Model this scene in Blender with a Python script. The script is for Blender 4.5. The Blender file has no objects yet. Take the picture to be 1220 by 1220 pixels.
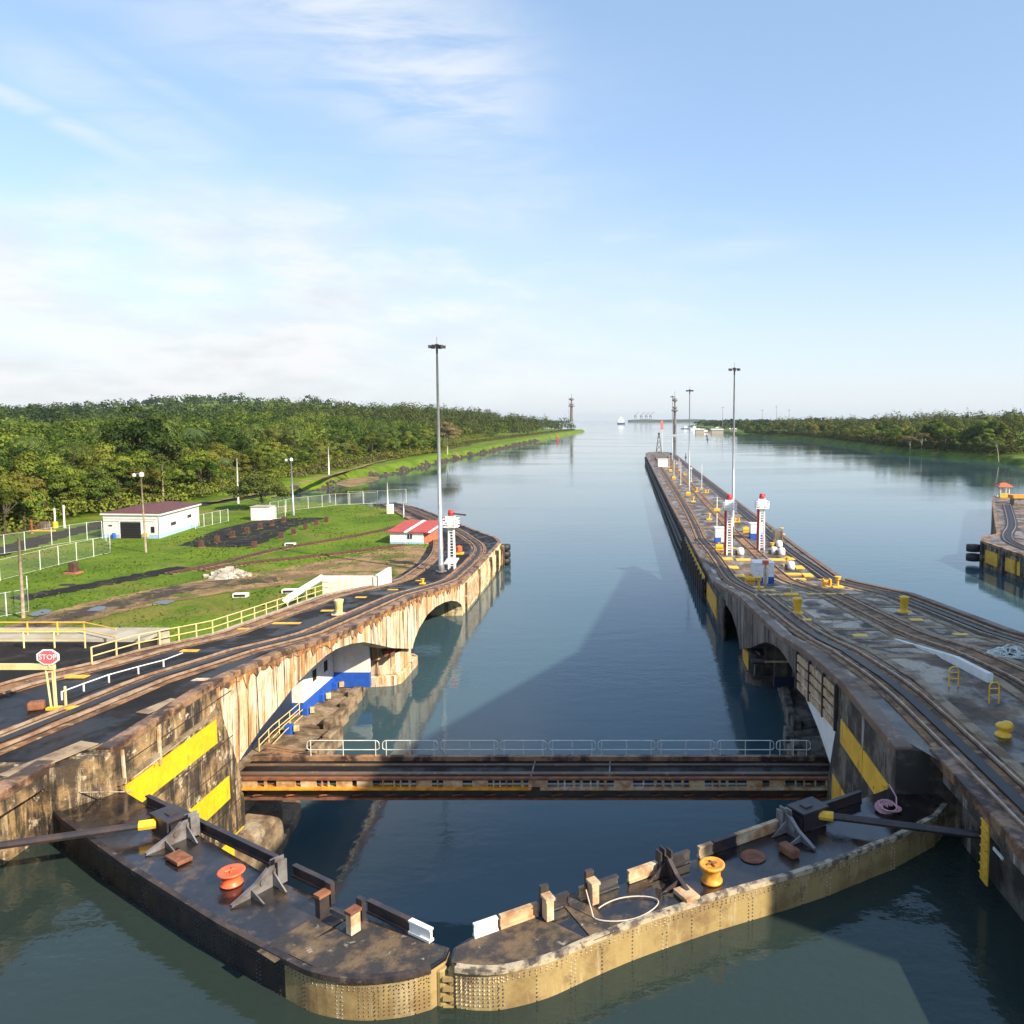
import bpy, math, random
import numpy as np
from mathutils import Vector, Matrix
R = math.radians
random.seed(7)
sc = bpy.context.scene
COL = sc.collection
# ------------------------------------------------------------------ camera
HC, FPX, VPX, VPY, PITCH, IMG = 26.0, 950.0, 748.0, 500.0, R(4.5), 1220.0
cam = bpy.data.cameras.new('camera')
cam.sensor_fit = 'HORIZONTAL'; cam.sensor_width = 36.0
cam.lens = 36.0 * FPX / IMG
CX, CY = VPX, VPY + FPX * math.tan(PITCH)
cam.shift_x = -(CX - IMG / 2) / IMG
cam.shift_y = (CY - IMG / 2) / IMG
cam.clip_start = 0.5; cam.clip_end = 60000
camo = bpy.data.objects.new('camera', cam); COL.objects.link(camo)
camo.location = (0, 0, HC); camo.rotation_euler = (math.pi / 2 - PITCH, 0, 0)
sc.camera = camo
# ------------------------------------------------------------------ light
SUN_EL = 33.0
SUN_AZ = math.degrees(math.atan2(0.84, -0.54))        # clockwise from +Y
sv = Vector((math.sin(R(SUN_AZ)) * math.cos(R(SUN_EL)), math.cos(R(SUN_AZ)) * math.cos(R(SUN_EL)), math.sin(R(SUN_EL))))
sl = bpy.data.lights.new('sun', 'SUN'); sl.energy = 5.0; sl.angle = R(0.5); sl.color = (1.0, 0.88, 0.68)
so = bpy.data.objects.new('sun', sl); COL.objects.link(so)
so.rotation_euler = sv.to_track_quat('Z', 'Y').to_euler(); so.location = (200, -100, 300)
sc.view_settings.view_transform = 'Standard'; sc.view_settings.look = 'None'
sc.view_settings.exposure = 0.86; sc.view_settings.gamma = 1.0
sc.cycles.max_bounces = 6; sc.cycles.transparent_max_bounces = 12
sc.cycles.caustics_reflective = False; sc.cycles.caustics_refractive = False


def N(nt, typ, ins=None, **kw):
    n = nt.nodes.new('ShaderNode' + typ)
    for k, v in kw.items():
        setattr(n, k, v)
    for k, v in (ins or {}).items():
        if isinstance(v, bpy.types.NodeSocket):
            nt.links.new(v, n.inputs[k])
        else:
            n.inputs[k].default_value = v
    return n


def math_(nt, op, a, b=None, c=None, clamp=False):
    ins = {0: a}
    if b is not None: ins[1] = b
    if c is not None: ins[2] = c
    return N(nt, 'Math', ins, operation=op, use_clamp=clamp).outputs[0]


def mix_(nt, fac, a, b):
    n = nt.nodes.new('ShaderNodeMix'); n.data_type = 'RGBA'
    for i, v in ((0, fac), (6, a), (7, b)):
        if isinstance(v, bpy.types.NodeSocket): nt.links.new(v, n.inputs[i])
        else: n.inputs[i].default_value = v if i == 0 else (tuple(v) + (1,))[:4]
    return n.outputs[2]


def ramp_(nt, fac, lo, hi, a=0.0, b=1.0):
    n = N(nt, 'MapRange', {0: fac, 1: lo, 2: hi, 3: a, 4: b}, interpolation_type='SMOOTHSTEP')
    return n.outputs[0]


# ------------------------------------------------------------------ sky
w = bpy.data.worlds.new('World'); sc.world = w; w.use_nodes = True
nt = w.node_tree; nt.nodes.clear()
sky = N(nt, 'TexSky', sky_type='NISHITA', sun_disc=False, sun_elevation=R(SUN_EL), sun_rotation=R(SUN_AZ),
        altitude=0.0, air_density=1.0, dust_density=0.6, ozone_density=1.6)
tc = N(nt, 'TexCoord')
sep = N(nt, 'SeparateXYZ', {0: tc.outputs['Generated']})
dx, dy, dz = sep.outputs[0], sep.outputs[1], sep.outputs[2]
zz = math_(nt, 'ADD', math_(nt, 'MAXIMUM', dz, 0.0), 0.10)
cu = math_(nt, 'DIVIDE', dx, zz); cv = math_(nt, 'DIVIDE', dy, zz)
cvec = N(nt, 'CombineXYZ', {0: cu, 1: cv, 2: 0.0}).outputs[0]
mp = N(nt, 'Mapping', {0: cvec, 2: (0, 0, R(-32)), 3: (0.55, 1.5, 1.0)})
n1 = N(nt, 'TexNoise', {0: mp.outputs[0], 'Scale': 0.9, 'Detail': 8.0, 'Roughness': 0.62, 'Distortion': 0.5}).outputs[0]
nrm0 = N(nt, 'TexNoise', {0: N(nt, 'Mapping', {0: tc.outputs['Generated'], 3: (1, 1, 2.6)}).outputs[0], 'Scale': 4.5, 'Detail': 7.0, 'Roughness': 0.58}).outputs[0]
n2 = N(nt, 'TexNoise', {0: cvec, 'Scale': 0.55, 'Detail': 6.0, 'Roughness': 0.55}).outputs[0]
az = math_(nt, 'DIVIDE', dx, math_(nt, 'MAXIMUM', dy, 0.05))
el = math_(nt, 'DIVIDE', dz, math_(nt, 'MAXIMUM', dy, 0.05))
# low bank of cloud that thickens towards the left horizon
left = ramp_(nt, az, 0.15, -0.45)
low = ramp_(nt, math_(nt, 'ADD', el, math_(nt, 'MULTIPLY', math_(nt, 'SUBTRACT', nrm0, 0.5), -0.30)), 0.34, 0.10)
bank = math_(nt, 'MULTIPLY', math_(nt, 'MULTIPLY', left, low), ramp_(nt, nrm0, 0.34, 0.60, 0.55, 1.0))
# haze all round the horizon
hz = ramp_(nt, el, 0.30, -0.02)
# high cirrus, upper left to centre
wis = N(nt, 'TexNoise', {0: N(nt, 'Mapping', {0: N(nt, 'CombineXYZ', {0: az, 1: el, 2: 0.0}).outputs[0], 2: (0, 0, R(38)), 3: (2.2, 9.0, 1.0)}).outputs[0], 'Scale': 2.4, 'Detail': 8.0, 'Roughness': 0.6, 'Distortion': 0.6}).outputs[0]


def streak_(px0, py0, px1, py1, wd, amt):
    a0, e0, a1, e1 = (px0 - VPX) / FPX, (VPY - py0) / FPX, (px1 - VPX) / FPX, (VPY - py1) / FPX
    L_ = math.hypot(a1 - a0, e1 - e0); ux, uy = (a1 - a0) / L_, (e1 - e0) / L_
    da, de = math_(nt, 'SUBTRACT', az, a0), math_(nt, 'SUBTRACT', el, e0)
    cr = math_(nt, 'ABSOLUTE', math_(nt, 'SUBTRACT', math_(nt, 'MULTIPLY', da, uy), math_(nt, 'MULTIPLY', de, ux)))
    al = math_(nt, 'ADD', math_(nt, 'MULTIPLY', da, ux), math_(nt, 'MULTIPLY', de, uy))
    w_ = math_(nt, 'MULTIPLY', ramp_(nt, al, -0.14, 0.08), ramp_(nt, al, L_ + 0.10, L_ - 0.10))
    return math_(nt, 'MULTIPLY', math_(nt, 'MULTIPLY', ramp_(nt, cr, wd, 0.0), w_), math_(nt, 'MULTIPLY', ramp_(nt, wis, 0.24, 0.66), amt))


cir = math_(nt, 'MULTIPLY', math_(nt, 'MULTIPLY', ramp_(nt, n1, 0.46, 0.78), ramp_(nt, az, 0.12, -0.16)), 0.30)
for q in ((300, -80, 610, 170, 0.175, 0.95), (455, 70, 640, 190, 0.10, 0.6), (200, 20, 420, 120, 0.09, 0.45), (10, 118, 175, 195, 0.020, 0.8), (60, 90, 290, 215, 0.055, 0.5), (170, 95, 285, 160, 0.02, 0.35), (840, 305, 920, 296, 0.022, 0.55), (0, -30, 150, 5, 0.05, 0.8)):
    cir = math_(nt, 'MAXIMUM', cir, streak_(*q))
nrm = N(nt, 'TexNoise', {0: N(nt, 'Mapping', {0: tc.outputs['Generated'], 3: (1, 1, 3.5)}).outputs[0], 'Scale': 9.0, 'Detail': 7.0, 'Roughness': 0.6}).outputs[0]
puff = math_(nt, 'MULTIPLY', ramp_(nt, nrm, 0.52, 0.70), math_(nt, 'MULTIPLY', ramp_(nt, el, 0.34, 0.12), ramp_(nt, az, 0.35, -0.4)))
c0 = mix_(nt, 1.0, sky.outputs[0], sky.outputs[0])
vm = nt.nodes.new('ShaderNodeMix'); vm.data_type = 'RGBA'; vm.blend_type = 'MULTIPLY'
vm.inputs[0].default_value = 1.0; nt.links.new(sky.outputs[0], vm.inputs[6]); vm.inputs[7].default_value = (1.0, 0.95, 0.97, 1)
pale = mix_(nt, 0.38, vm.outputs[2], (2.25, 3.45, 4.9))
c1 = mix_(nt, math_(nt, 'MULTIPLY', hz, 0.66), pale, (3.55, 3.78, 3.98))
c2 = mix_(nt, math_(nt, 'MULTIPLY', cir, 0.80), c1, (4.15, 4.3, 4.45))
c3 = mix_(nt, math_(nt, 'MULTIPLY', bank, 0.95), c2, mix_(nt, ramp_(nt, nrm, 0.36, 0.62), (3.6, 3.72, 3.82), (4.25, 4.28, 4.28)))
c4 = mix_(nt, math_(nt, 'MULTIPLY', puff, 0.7), c3, (4.3, 4.3, 4.3))
bg = N(nt, 'Background', {0: c4, 1: 0.127})
nt.links.new(bg.outputs[0], N(nt, 'OutputWorld').inputs[0])


# ------------------------------------------------------------------ picture ray -> place on the ground
def ray(px, py):
    u = (px - CX) / FPX; v = (py - CY) / FPX
    y = math.cos(PITCH) - v * math.sin(PITCH); z = -math.sin(PITCH) - v * math.cos(PITCH)
    return u / y, z / y


def at(px, py, z):
    rx, rz = ray(px, py); Y = (z - HC) / rz
    return rx * Y, Y


def zd(Y):
    P = [(-99, 12), (42, 12), (50, 11.2), (59, 9.8), (81, 7.9), (100, 5.2), (107, 4.4), (120, 4.3), (99999, 4.3)]
    for (a, b), (c, d) in zip(P, P[1:]):
        if Y <= c: return b + (d - b) * (Y - a) / (c - a)


def dk(px, py):
    rx, rz = ray(px, py); lo, hi = 5.0, 2000.0
    for _ in range(50):
        m = (lo + hi) / 2
        if HC + rz * m > zd(m): lo = m
        else: hi = m
    return (rx * m, m, zd(m))


LAWN = 4.2


def lw(px, py):
    x, y = at(px, py, LAWN); return (x, y, LAWN)


# ------------------------------------------------------------------ materials
MATS = {}


def mat(name, col, rough=0.6, col2=None, scale=1.0, lo=0.4, hi=0.65, streak=None, streak2=None, blot=None,
        rough2=None, metal=0.0, bump=0.0, bscale=8.0, spec=0.5, fine=0.0):
    m = bpy.data.materials.new(name); m.use_nodes = True; nt = m.node_tree
    b = nt.nodes['Principled BSDF']
    pos = N(nt, 'NewGeometry').outputs['Position']
    c = None
    if col2 is not None:
        n = N(nt, 'TexNoise', {0: pos, 'Scale': scale, 'Detail': 6.0, 'Roughness': 0.62}).outputs[0]
        c = mix_(nt, ramp_(nt, n, lo, hi), col, col2)
    else:
        n = N(nt, 'TexNoise', {0: pos, 'Scale': 3.0, 'Detail': 4.0}).outputs[0]
        c = mix_(nt, ramp_(nt, n, 0.3, 0.7), tuple(x * 0.86 for x in col), tuple(min(1, x * 1.1) for x in col))
    for s in (streak, streak2):
        if s:
            scol, sscale, zs, slo, shi, amt = s
            mp = N(nt, 'Mapping', {0: pos, 3: (1, 1, zs)})
            sn = N(nt, 'TexNoise', {0: mp.outputs[0], 'Scale': sscale, 'Detail': 7.0, 'Roughness': 0.72, 'Distortion': 0.35}).outputs[0]
            brk = N(nt, 'TexNoise', {0: N(nt, 'Mapping', {0: pos, 1: (5 + sscale, 9, 2), 3: (1, 1, 0.5)}).outputs[0], 'Scale': 0.8, 'Detail': 6.0, 'Roughness': 0.7}).outputs[0]
            c = mix_(nt, math_(nt, 'MULTIPLY', math_(nt, 'MULTIPLY', ramp_(nt, sn, slo, shi), ramp_(nt, brk, 0.30, 0.54)), amt), c, scol)
    if blot:
        bcol, bs, blo, bhi, amt = blot
        bn = N(nt, 'TexNoise', {0: N(nt, 'Mapping', {0: pos, 1: (31, 17, 5)}).outputs[0], 'Scale': bs, 'Detail': 7.0, 'Roughness': 0.65}).outputs[0]
        c = mix_(nt, math_(nt, 'MULTIPLY', ramp_(nt, bn, blo, bhi), amt), c, bcol)
    if fine:
        fn = N(nt, 'TexNoise', {0: pos, 'Scale': 2.6, 'Detail': 8.0, 'Roughness': 0.75}).outputs[0]
        hv = N(nt, 'HueSaturation', {0: 0.5, 1: 1.0, 2: ramp_(nt, fn, 0.30, 0.70, 1.0 - fine, 1.0 + fine), 4: c}); c = hv.outputs[0]
    nt.links.new(c, b.inputs['Base Color'])
    if rough2 is not None:
        rn = N(nt, 'TexNoise', {0: N(nt, 'Mapping', {0: pos, 1: (7, 3, 11), 3: (1, 0.5, 1)}).outputs[0], 'Scale': 0.45, 'Detail': 6.0, 'Roughness': 0.6}).outputs[0]
        nt.links.new(ramp_(nt, rn, 0.42, 0.58, rough, rough2), b.inputs['Roughness'])
    else:
        b.inputs['Roughness'].default_value = rough
    b.inputs['Metallic'].default_value = metal
    b.inputs['Specular IOR Level'].default_value = spec
    if bump:
        bn = N(nt, 'TexNoise', {0: pos, 'Scale': bscale, 'Detail': 6.0, 'Roughness': 0.65}).outputs[0]
        bu = N(nt, 'Bump', {'Strength': bump, 'Distance': 0.08, 'Height': bn})
        nt.links.new(bu.outputs[0], b.inputs['Normal'])
    MATS[name] = m
    return m


RUST = (0.20, 0.075, 0.025); BLK = (0.018, 0.016, 0.014)
mat('wall_dark', (0.34, 0.22, 0.10), 0.85, (0.055, 0.036, 0.022), 0.55, 0.40, 0.58,
    streak=((0.50, 0.40, 0.25), 1.9, 0.12, 0.52, 0.64, 0.85), streak2=(BLK, 1.3, 0.10, 0.48, 0.58, 0.92), blot=((0.60, 0.50, 0.36), 1.3, 0.58, 0.66, 0.9), bump=1.0, fine=0.28)
mat('wall_white', (0.72, 0.62, 0.46), 0.8, (0.60, 0.42, 0.22), 0.35, 0.45, 0.65,
    streak=((0.42, 0.17, 0.035), 1.7, 0.06, 0.46, 0.57, 0.9), streak2=((0.05, 0.035, 0.022), 2.3, 0.06, 0.515, 0.60, 0.95), blot=((0.42, 0.17, 0.04), 1.1, 0.60, 0.68, 0.7), bump=0.4)
mat('wall_black', (0.045, 0.038, 0.032), 0.8, (0.17, 0.14, 0.11), 0.5, 0.44, 0.62,
    streak=((0.46, 0.43, 0.36), 1.5, 0.07, 0.55, 0.66, 0.85), streak2=((0.12, 0.055, 0.028), 1.9, 0.06, 0.55, 0.68, 0.8), bump=0.8, spec=0.3)
mat('wall_grey', (0.20, 0.17, 0.14), 0.8, (0.10, 0.07, 0.05), 0.4,
    streak=((0.50, 0.47, 0.40), 2.0, 0.05, 0.54, 0.64, 0.9), streak2=(BLK, 1.5, 0.06, 0.50, 0.60, 0.9), bump=0.4, spec=0.3)
mat('wall_cream', (0.66, 0.54, 0.33), 0.8, (0.42, 0.27, 0.12), 0.7, 0.46, 0.62,
    streak=((0.10, 0.05, 0.025), 1.5, 0.08, 0.52, 0.62, 0.9), blot=((0.07, 0.045, 0.03), 0.8, 0.58, 0.66, 0.8), bump=0.5)
mat('rock_conc', (0.26, 0.19, 0.12), 0.9, (0.10, 0.065, 0.04), 0.7, 0.4, 0.62, blot=((0.34, 0.28, 0.2), 0.5, 0.55, 0.66, 0.8), bump=1.0, bscale=3, fine=0.28)
mat('ledge_grey', (0.20, 0.18, 0.15), 0.85, (0.07, 0.06, 0.05), 0.7, 0.4, 0.62, bump=0.9, bscale=3)
mat('asphalt', (0.011, 0.0105, 0.011), 0.85, (0.030, 0.025, 0.023), 0.25, 0.45, 0.7, blot=((0.06, 0.05, 0.04), 0.5, 0.60, 0.72, 0.6), rough2=0.42, bump=0.15, bscale=5, spec=0.22, fine=0.28)
mat('deck_grey', (0.105, 0.072, 0.050), 0.75, (0.24, 0.165, 0.105), 0.22, 0.42, 0.66, blot=((0.032, 0.028, 0.027), 0.30, 0.46, 0.60, 0.9), rough2=0.22, bump=0.2, bscale=5, spec=0.35, fine=0.28)  # deck tone, like bed and coping, lightened and warmed to offset pier shade
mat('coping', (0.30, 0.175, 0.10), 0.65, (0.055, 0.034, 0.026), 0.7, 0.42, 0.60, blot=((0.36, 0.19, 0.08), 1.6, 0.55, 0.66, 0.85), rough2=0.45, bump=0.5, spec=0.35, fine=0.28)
mat('coping_black', (0.15, 0.095, 0.065), 0.7, (0.20, 0.12, 0.075), 0.6, 0.5, 0.66, blot=((0.30, 0.21, 0.14), 1.6, 0.58, 0.66, 0.8), rough2=0.45, bump=0.3, spec=0.35)
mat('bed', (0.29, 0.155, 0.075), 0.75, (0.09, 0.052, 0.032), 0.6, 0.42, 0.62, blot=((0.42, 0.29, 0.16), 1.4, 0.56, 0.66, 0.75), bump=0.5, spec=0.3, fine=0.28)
mat('bed_pale', (0.36, 0.27, 0.18), 0.8, (0.19, 0.125, 0.08), 0.8, 0.42, 0.62, bump=0.5, spec=0.3)
mat('rack_dark', (0.012, 0.011, 0.011), 0.5, (0.03, 0.022, 0.018), 1.2)
mat('rust_band', (0.42, 0.17, 0.04), 0.85, (0.16, 0.08, 0.035), 0.8, 0.42, 0.6, streak=((0.62, 0.48, 0.30), 2.2, 0.08, 0.52, 0.62, 0.9), blot=((0.05, 0.035, 0.025), 1.6, 0.54, 0.62, 0.9), bump=0.4)
mat('rail_steel', (0.52, 0.38, 0.27), 0.42, (0.34, 0.19, 0.11), 1.5, metal=0.4)
mat('yellow', (0.74, 0.49, 0.014), 0.55, (0.66, 0.41, 0.014), 0.8, streak=((0.30, 0.17, 0.03), 2.0, 0.2, 0.58, 0.70, 0.7), blot=((0.16, 0.10, 0.04), 2.6, 0.64, 0.70, 0.9), bump=0.15, fine=0.12)
mat('yellow_worn', (0.80, 0.46, 0.035), 0.6, (0.66, 0.36, 0.035), 0.9, streak=((0.12, 0.07, 0.03), 1.6, 0.25, 0.56, 0.66, 0.85), blot=((0.08, 0.05, 0.03), 2.0, 0.60, 0.68, 0.9), bump=0.2)
mat('yellow_paint', (0.88, 0.52, 0.03), 0.45, (0.74, 0.40, 0.03), 2.0)
mat('cream_paint', (0.74, 0.62, 0.30), 0.5, (0.66, 0.48, 0.18), 1.5)
mat('orange', (0.80, 0.36, 0.03), 0.5, (0.55, 0.20, 0.03), 2.5)
mat('redorange', (0.78, 0.14, 0.05), 0.4, (0.62, 0.10, 0.04), 3.0)
mat('red', (0.62, 0.035, 0.035), 0.5)
mat('sign_red', (0.72, 0.13, 0.15), 0.5)
mat('gate_shaded', (0.020, 0.015, 0.016), 0.38, (0.045, 0.028, 0.022), 0.9, 0.48, 0.66, rough2=0.2, bump=0.25)  # leaf face turned from the sun: its shade put into the colour
mat('gate_tan', (0.34, 0.245, 0.10), 0.6, (0.22, 0.145, 0.06), 0.8, 0.42, 0.64, streak=((0.50, 0.42, 0.26), 1.5, 0.2, 0.52, 0.68, 0.7), blot=((0.16, 0.10, 0.05), 1.1, 0.58, 0.68, 0.7), bump=0.2)
mat('gate_rim', (0.46, 0.38, 0.26), 0.6, (0.13, 0.10, 0.08), 2.2, 0.42, 0.6, blot=((0.04, 0.03, 0.03), 2.4, 0.52, 0.62, 0.8), bump=0.4)
mat('gate_dark_rim', (0.055, 0.038, 0.032), 0.6, (0.02, 0.016, 0.016), 2.0, 0.42, 0.6, blot=((0.14, 0.11, 0.09), 2.6, 0.58, 0.66, 0.8), bump=0.3)
mat('gate_deck', (0.014, 0.012, 0.013), 0.32, (0.045, 0.030, 0.022), 0.6, 0.50, 0.68, blot=((0.10, 0.06, 0.032), 1.1, 0.54, 0.66, 0.8), rough2=0.03, bump=0.06, bscale=4, spec=0.8, fine=0.3)
mat('gate_apron', (0.15, 0.10, 0.055), 0.7, (0.035, 0.030, 0.030), 1.0, 0.40, 0.58, blot=((0.40, 0.35, 0.28), 3.0, 0.62, 0.70, 0.7), bump=0.6)
mat('steel_grey', (0.24, 0.23, 0.23), 0.5, (0.13, 0.11, 0.10), 1.5, metal=0.3)
mat('steel_dark', (0.028, 0.026, 0.030), 0.45, (0.06, 0.04, 0.035), 1.6)
mat('rust', (0.26, 0.10, 0.045), 0.8, (0.13, 0.05, 0.03), 2.0, bump=0.3)
mat('rust_dark', (0.10, 0.045, 0.028), 0.85, (0.05, 0.025, 0.018), 2.0, bump=0.3)
mat('rust_cream', (0.52, 0.38, 0.22), 0.7, (0.33, 0.16, 0.07), 1.8, blot=((0.62, 0.55, 0.42), 1.0, 0.5, 0.66, 0.8))
mat('white', (0.80, 0.79, 0.75), 0.55, (0.72, 0.69, 0.62), 1.0, streak=((0.52, 0.42, 0.32), 1.6, 0.1, 0.62, 0.76, 0.5))
mat('white_clean', (0.84, 0.84, 0.82), 0.5)
mat('pale_paint', (0.64, 0.65, 0.60), 0.5)
mat('galv', (0.42, 0.44, 0.46), 0.45, (0.33, 0.34, 0.36), 1.0, metal=0.5)
mat('blue', (0.02, 0.10, 0.48), 0.5)
mat('pale_blue', (0.36, 0.52, 0.68), 0.6)
mat('dark_hole', (0.012, 0.012, 0.014), 0.8)
mat('dark_blue', (0.012, 0.025, 0.06), 0.7)
mat('roof_brown', (0.13, 0.045, 0.040), 0.7, (0.09, 0.030, 0.028), 1.2, bump=0.2)
mat('roof_red', (0.46, 0.075, 0.055), 0.6, (0.34, 0.06, 0.05), 1.0)
mat('brick', (0.42, 0.15, 0.08), 0.8, (0.30, 0.10, 0.06), 3.0)
mat('wood_pole', (0.34, 0.27, 0.19), 0.85, (0.22, 0.17, 0.12), 2.0)
mat('rubber', (0.02, 0.018, 0.02), 0.6)
mat('rope_pink', (0.55, 0.28, 0.30), 0.8)
mat('rope', (0.52, 0.44, 0.36), 0.8)
mat('stone_heap', (0.44, 0.40, 0.33), 0.9, (0.26, 0.22, 0.17), 1.6, bump=0.8)
mat('dirt', (0.30, 0.19, 0.09), 0.9, (0.16, 0.105, 0.05), 0.25, 0.42, 0.6, blot=((0.085, 0.11, 0.014), 0.22, 0.50, 0.60, 0.9), bump=0.4, bscale=2, spec=0.2, fine=0.28)
mat('mud', (0.060, 0.045, 0.033), 0.85, (0.20, 0.13, 0.07), 0.35, 0.46, 0.62, blot=((0.30, 0.20, 0.10), 0.6, 0.56, 0.66, 0.7), bump=0.4, spec=0.2, fine=0.28)
mat('tarmac', (0.018, 0.016, 0.016), 0.9, (0.05, 0.042, 0.036), 0.3, 0.48, 0.66, spec=0.15, fine=0.28)
mat('road_grey', (0.13, 0.115, 0.10), 0.8, (0.07, 0.06, 0.05), 0.3)
mat('pavement', (0.42, 0.38, 0.31), 0.85, (0.33, 0.28, 0.2), 0.8)
mat('trunk', (0.075, 0.058, 0.042), 0.9, (0.045, 0.034, 0.025), 2.0)
mat('trunk_pale', (0.42, 0.38, 0.31), 0.9)
mat('riprap', (0.075, 0.06, 0.05), 0.95, (0.03, 0.025, 0.022), 0.6, bump=1.0, bscale=1.5)
mat('ship_white', (0.80, 0.81, 0.82), 0.4)
mat('ship_blue', (0.03, 0.06, 0.16), 0.45)
mat('glass_dark', (0.02, 0.025, 0.03), 0.08)


def grass_mat():
    m = mat('grass', (0.125, 0.185, 0.012), 0.9, (0.075, 0.130, 0.010), 0.09, 0.40, 0.62, blot=((0.20, 0.165, 0.04), 0.06, 0.52, 0.66, 0.7), streak=((0.05, 0.10, 0.008), 0.5, 1.0, 0.50, 0.62, 0.7), bump=0.8, bscale=3.0, spec=0.12, fine=0.32)
    return m


grass_mat()
mat('bank_grass', (0.125, 0.175, 0.018), 0.9, (0.06, 0.095, 0.012), 0.06, 0.4, 0.6, blot=((0.30, 0.19, 0.08), 0.03, 0.58, 0.68, 0.8), bump=0.6, bscale=1.0, spec=0.15)


def leaf_mat(name, ca, cb, cc):
    m = bpy.data.materials.new(name); m.use_nodes = True; nt = m.node_tree; nt.nodes.clear()
    a = N(nt, 'Attribute', attribute_name='tone').outputs['Fac']
    oi = N(nt, 'ObjectInfo').outputs['Random']
    c = mix_(nt, a, ca, cb)
    c = mix_(nt, math_(nt, 'MULTIPLY', ramp_(nt, oi, 0.40, 1.0), 0.75), c, cc)
    r2 = math_(nt, 'FRACT', math_(nt, 'MULTIPLY', oi, 7.31))
    hs = N(nt, 'HueSaturation', {0: 0.5, 1: 0.95, 2: math_(nt, 'ADD', math_(nt, 'MULTIPLY', r2, 0.75), 0.62), 4: c}); c = hs.outputs[0]
    d = N(nt, 'BsdfDiffuse', {0: c})
    t = N(nt, 'BsdfTranslucent', {0: c})
    g = N(nt, 'BsdfGlossy', {0: (0.5, 0.5, 0.5, 1), 1: 0.45})
    mx = N(nt, 'MixShader', {0: 0.16, 1: d.outputs[0], 2: t.outputs[0]})
    mx2 = N(nt, 'MixShader', {0: 0.008, 1: mx.outputs[0], 2: g.outputs[0]})
    nt.links.new(mx2.outputs[0], N(nt, 'OutputMaterial').inputs[0])
    MATS[name] = m


leaf_mat('leaf', (0.022, 0.052, 0.006), (0.150, 0.190, 0.018), (0.170, 0.145, 0.022))
leaf_mat('leaf_dark', (0.013, 0.036, 0.008), (0.080, 0.120, 0.018), (0.100, 0.105, 0.022))
leaf_mat('leaf_bright', (0.05, 0.10, 0.010), (0.14, 0.19, 0.02), (0.12, 0.15, 0.03))
leaf_mat('leaf_palm', (0.055, 0.10, 0.018), (0.19, 0.23, 0.055), (0.07, 0.11, 0.04))
leaf_mat('leaf_brown', (0.10, 0.085, 0.035), (0.19, 0.15, 0.07), (0.15, 0.12, 0.05))
leaf_mat('leaf_reed', (0.05, 0.09, 0.02), (0.16, 0.17, 0.05), (0.20, 0.14, 0.05))


def mesh_wire():
    m = bpy.data.materials.new('wire_mesh'); m.use_nodes = True; nt = m.node_tree; nt.nodes.clear()
    d = N(nt, 'BsdfDiffuse', {0: (0.55, 0.58, 0.55, 1)})
    t = N(nt, 'BsdfTransparent')
    mx = N(nt, 'MixShader', {0: 0.045, 1: t.outputs[0], 2: d.outputs[0]})
    nt.links.new(mx.outputs[0], N(nt, 'OutputMaterial').inputs[0]); MATS['wire_mesh'] = m


mesh_wire()


mh = bpy.data.materials.new('haze'); mh.use_nodes = True; nth = mh.node_tree; nth.nodes.clear()
hv_ = N(nth, 'VolumePrincipled', {'Color': (0.80, 0.90, 1.0, 1), 'Density': 0.00004, 'Anisotropy': 0.2})
nth.links.new(hv_.outputs[0], N(nth, 'OutputMaterial').inputs['Volume']); MATS['haze'] = mh


def water_mat(name, col, col2, bump, s1, s2):
    m = bpy.data.materials.new(name); m.use_nodes = True; nt = m.node_tree
    b = nt.nodes['Principled BSDF']
    pos = N(nt, 'NewGeometry').outputs['Position']
    big = N(nt, 'TexNoise', {0: pos, 'Scale': 0.012, 'Detail': 3.0}).outputs[0]
    nt.links.new(mix_(nt, big, col, col2), b.inputs['Base Color'])
    b.inputs['IOR'].default_value = 1.42
    b.inputs['Specular IOR Level'].default_value = 0.5
    b.inputs['Specular Tint'].default_value = (0.66, 0.88, 1.0, 1)
    a1 = N(nt, 'TexNoise', {0: N(nt, 'Mapping', {0: pos, 3: (0.6, 1.3, 1)}).outputs[0], 'Scale': s1, 'Detail': 4.0, 'Roughness': 0.55}).outputs[0]
    a2 = N(nt, 'TexNoise', {0: pos, 'Scale': s2, 'Detail': 3.0}).outputs[0]
    calm = N(nt, 'TexNoise', {0: N(nt, 'Mapping', {0: pos, 3: (0.35, 1, 1)}).outputs[0], 'Scale': 0.02, 'Detail': 4.0}).outputs[0]
    amp = ramp_(nt, calm, 0.40, 0.62, 0.35, 1.0)
    nt.links.new(ramp_(nt, calm, 0.40, 0.62, 0.02, 0.09), b.inputs['Roughness'])
    h = math_(nt, 'MULTIPLY', math_(nt, 'ADD', a1, math_(nt, 'MULTIPLY', a2, 0.35)), amp)
    bu = N(nt, 'Bump', {'Strength': bump, 'Distance': 0.25, 'Height': h})
    nt.links.new(bu.outputs[0], b.inputs['Normal'])
    MATS[name] = m


water_mat('sea', (0.046, 0.086, 0.100), (0.034, 0.074, 0.098), 0.16, 0.35, 1.7)
water_mat('chamber', (0.028, 0.038, 0.028), (0.017, 0.033, 0.034), 0.26, 0.6, 2.6)


# ------------------------------------------------------------------ object helpers
def wm(o):
    M = Matrix.LocRotScale(o.location, o.rotation_euler, o.scale)
    return wm(o.parent) @ M if o.parent else M


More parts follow.
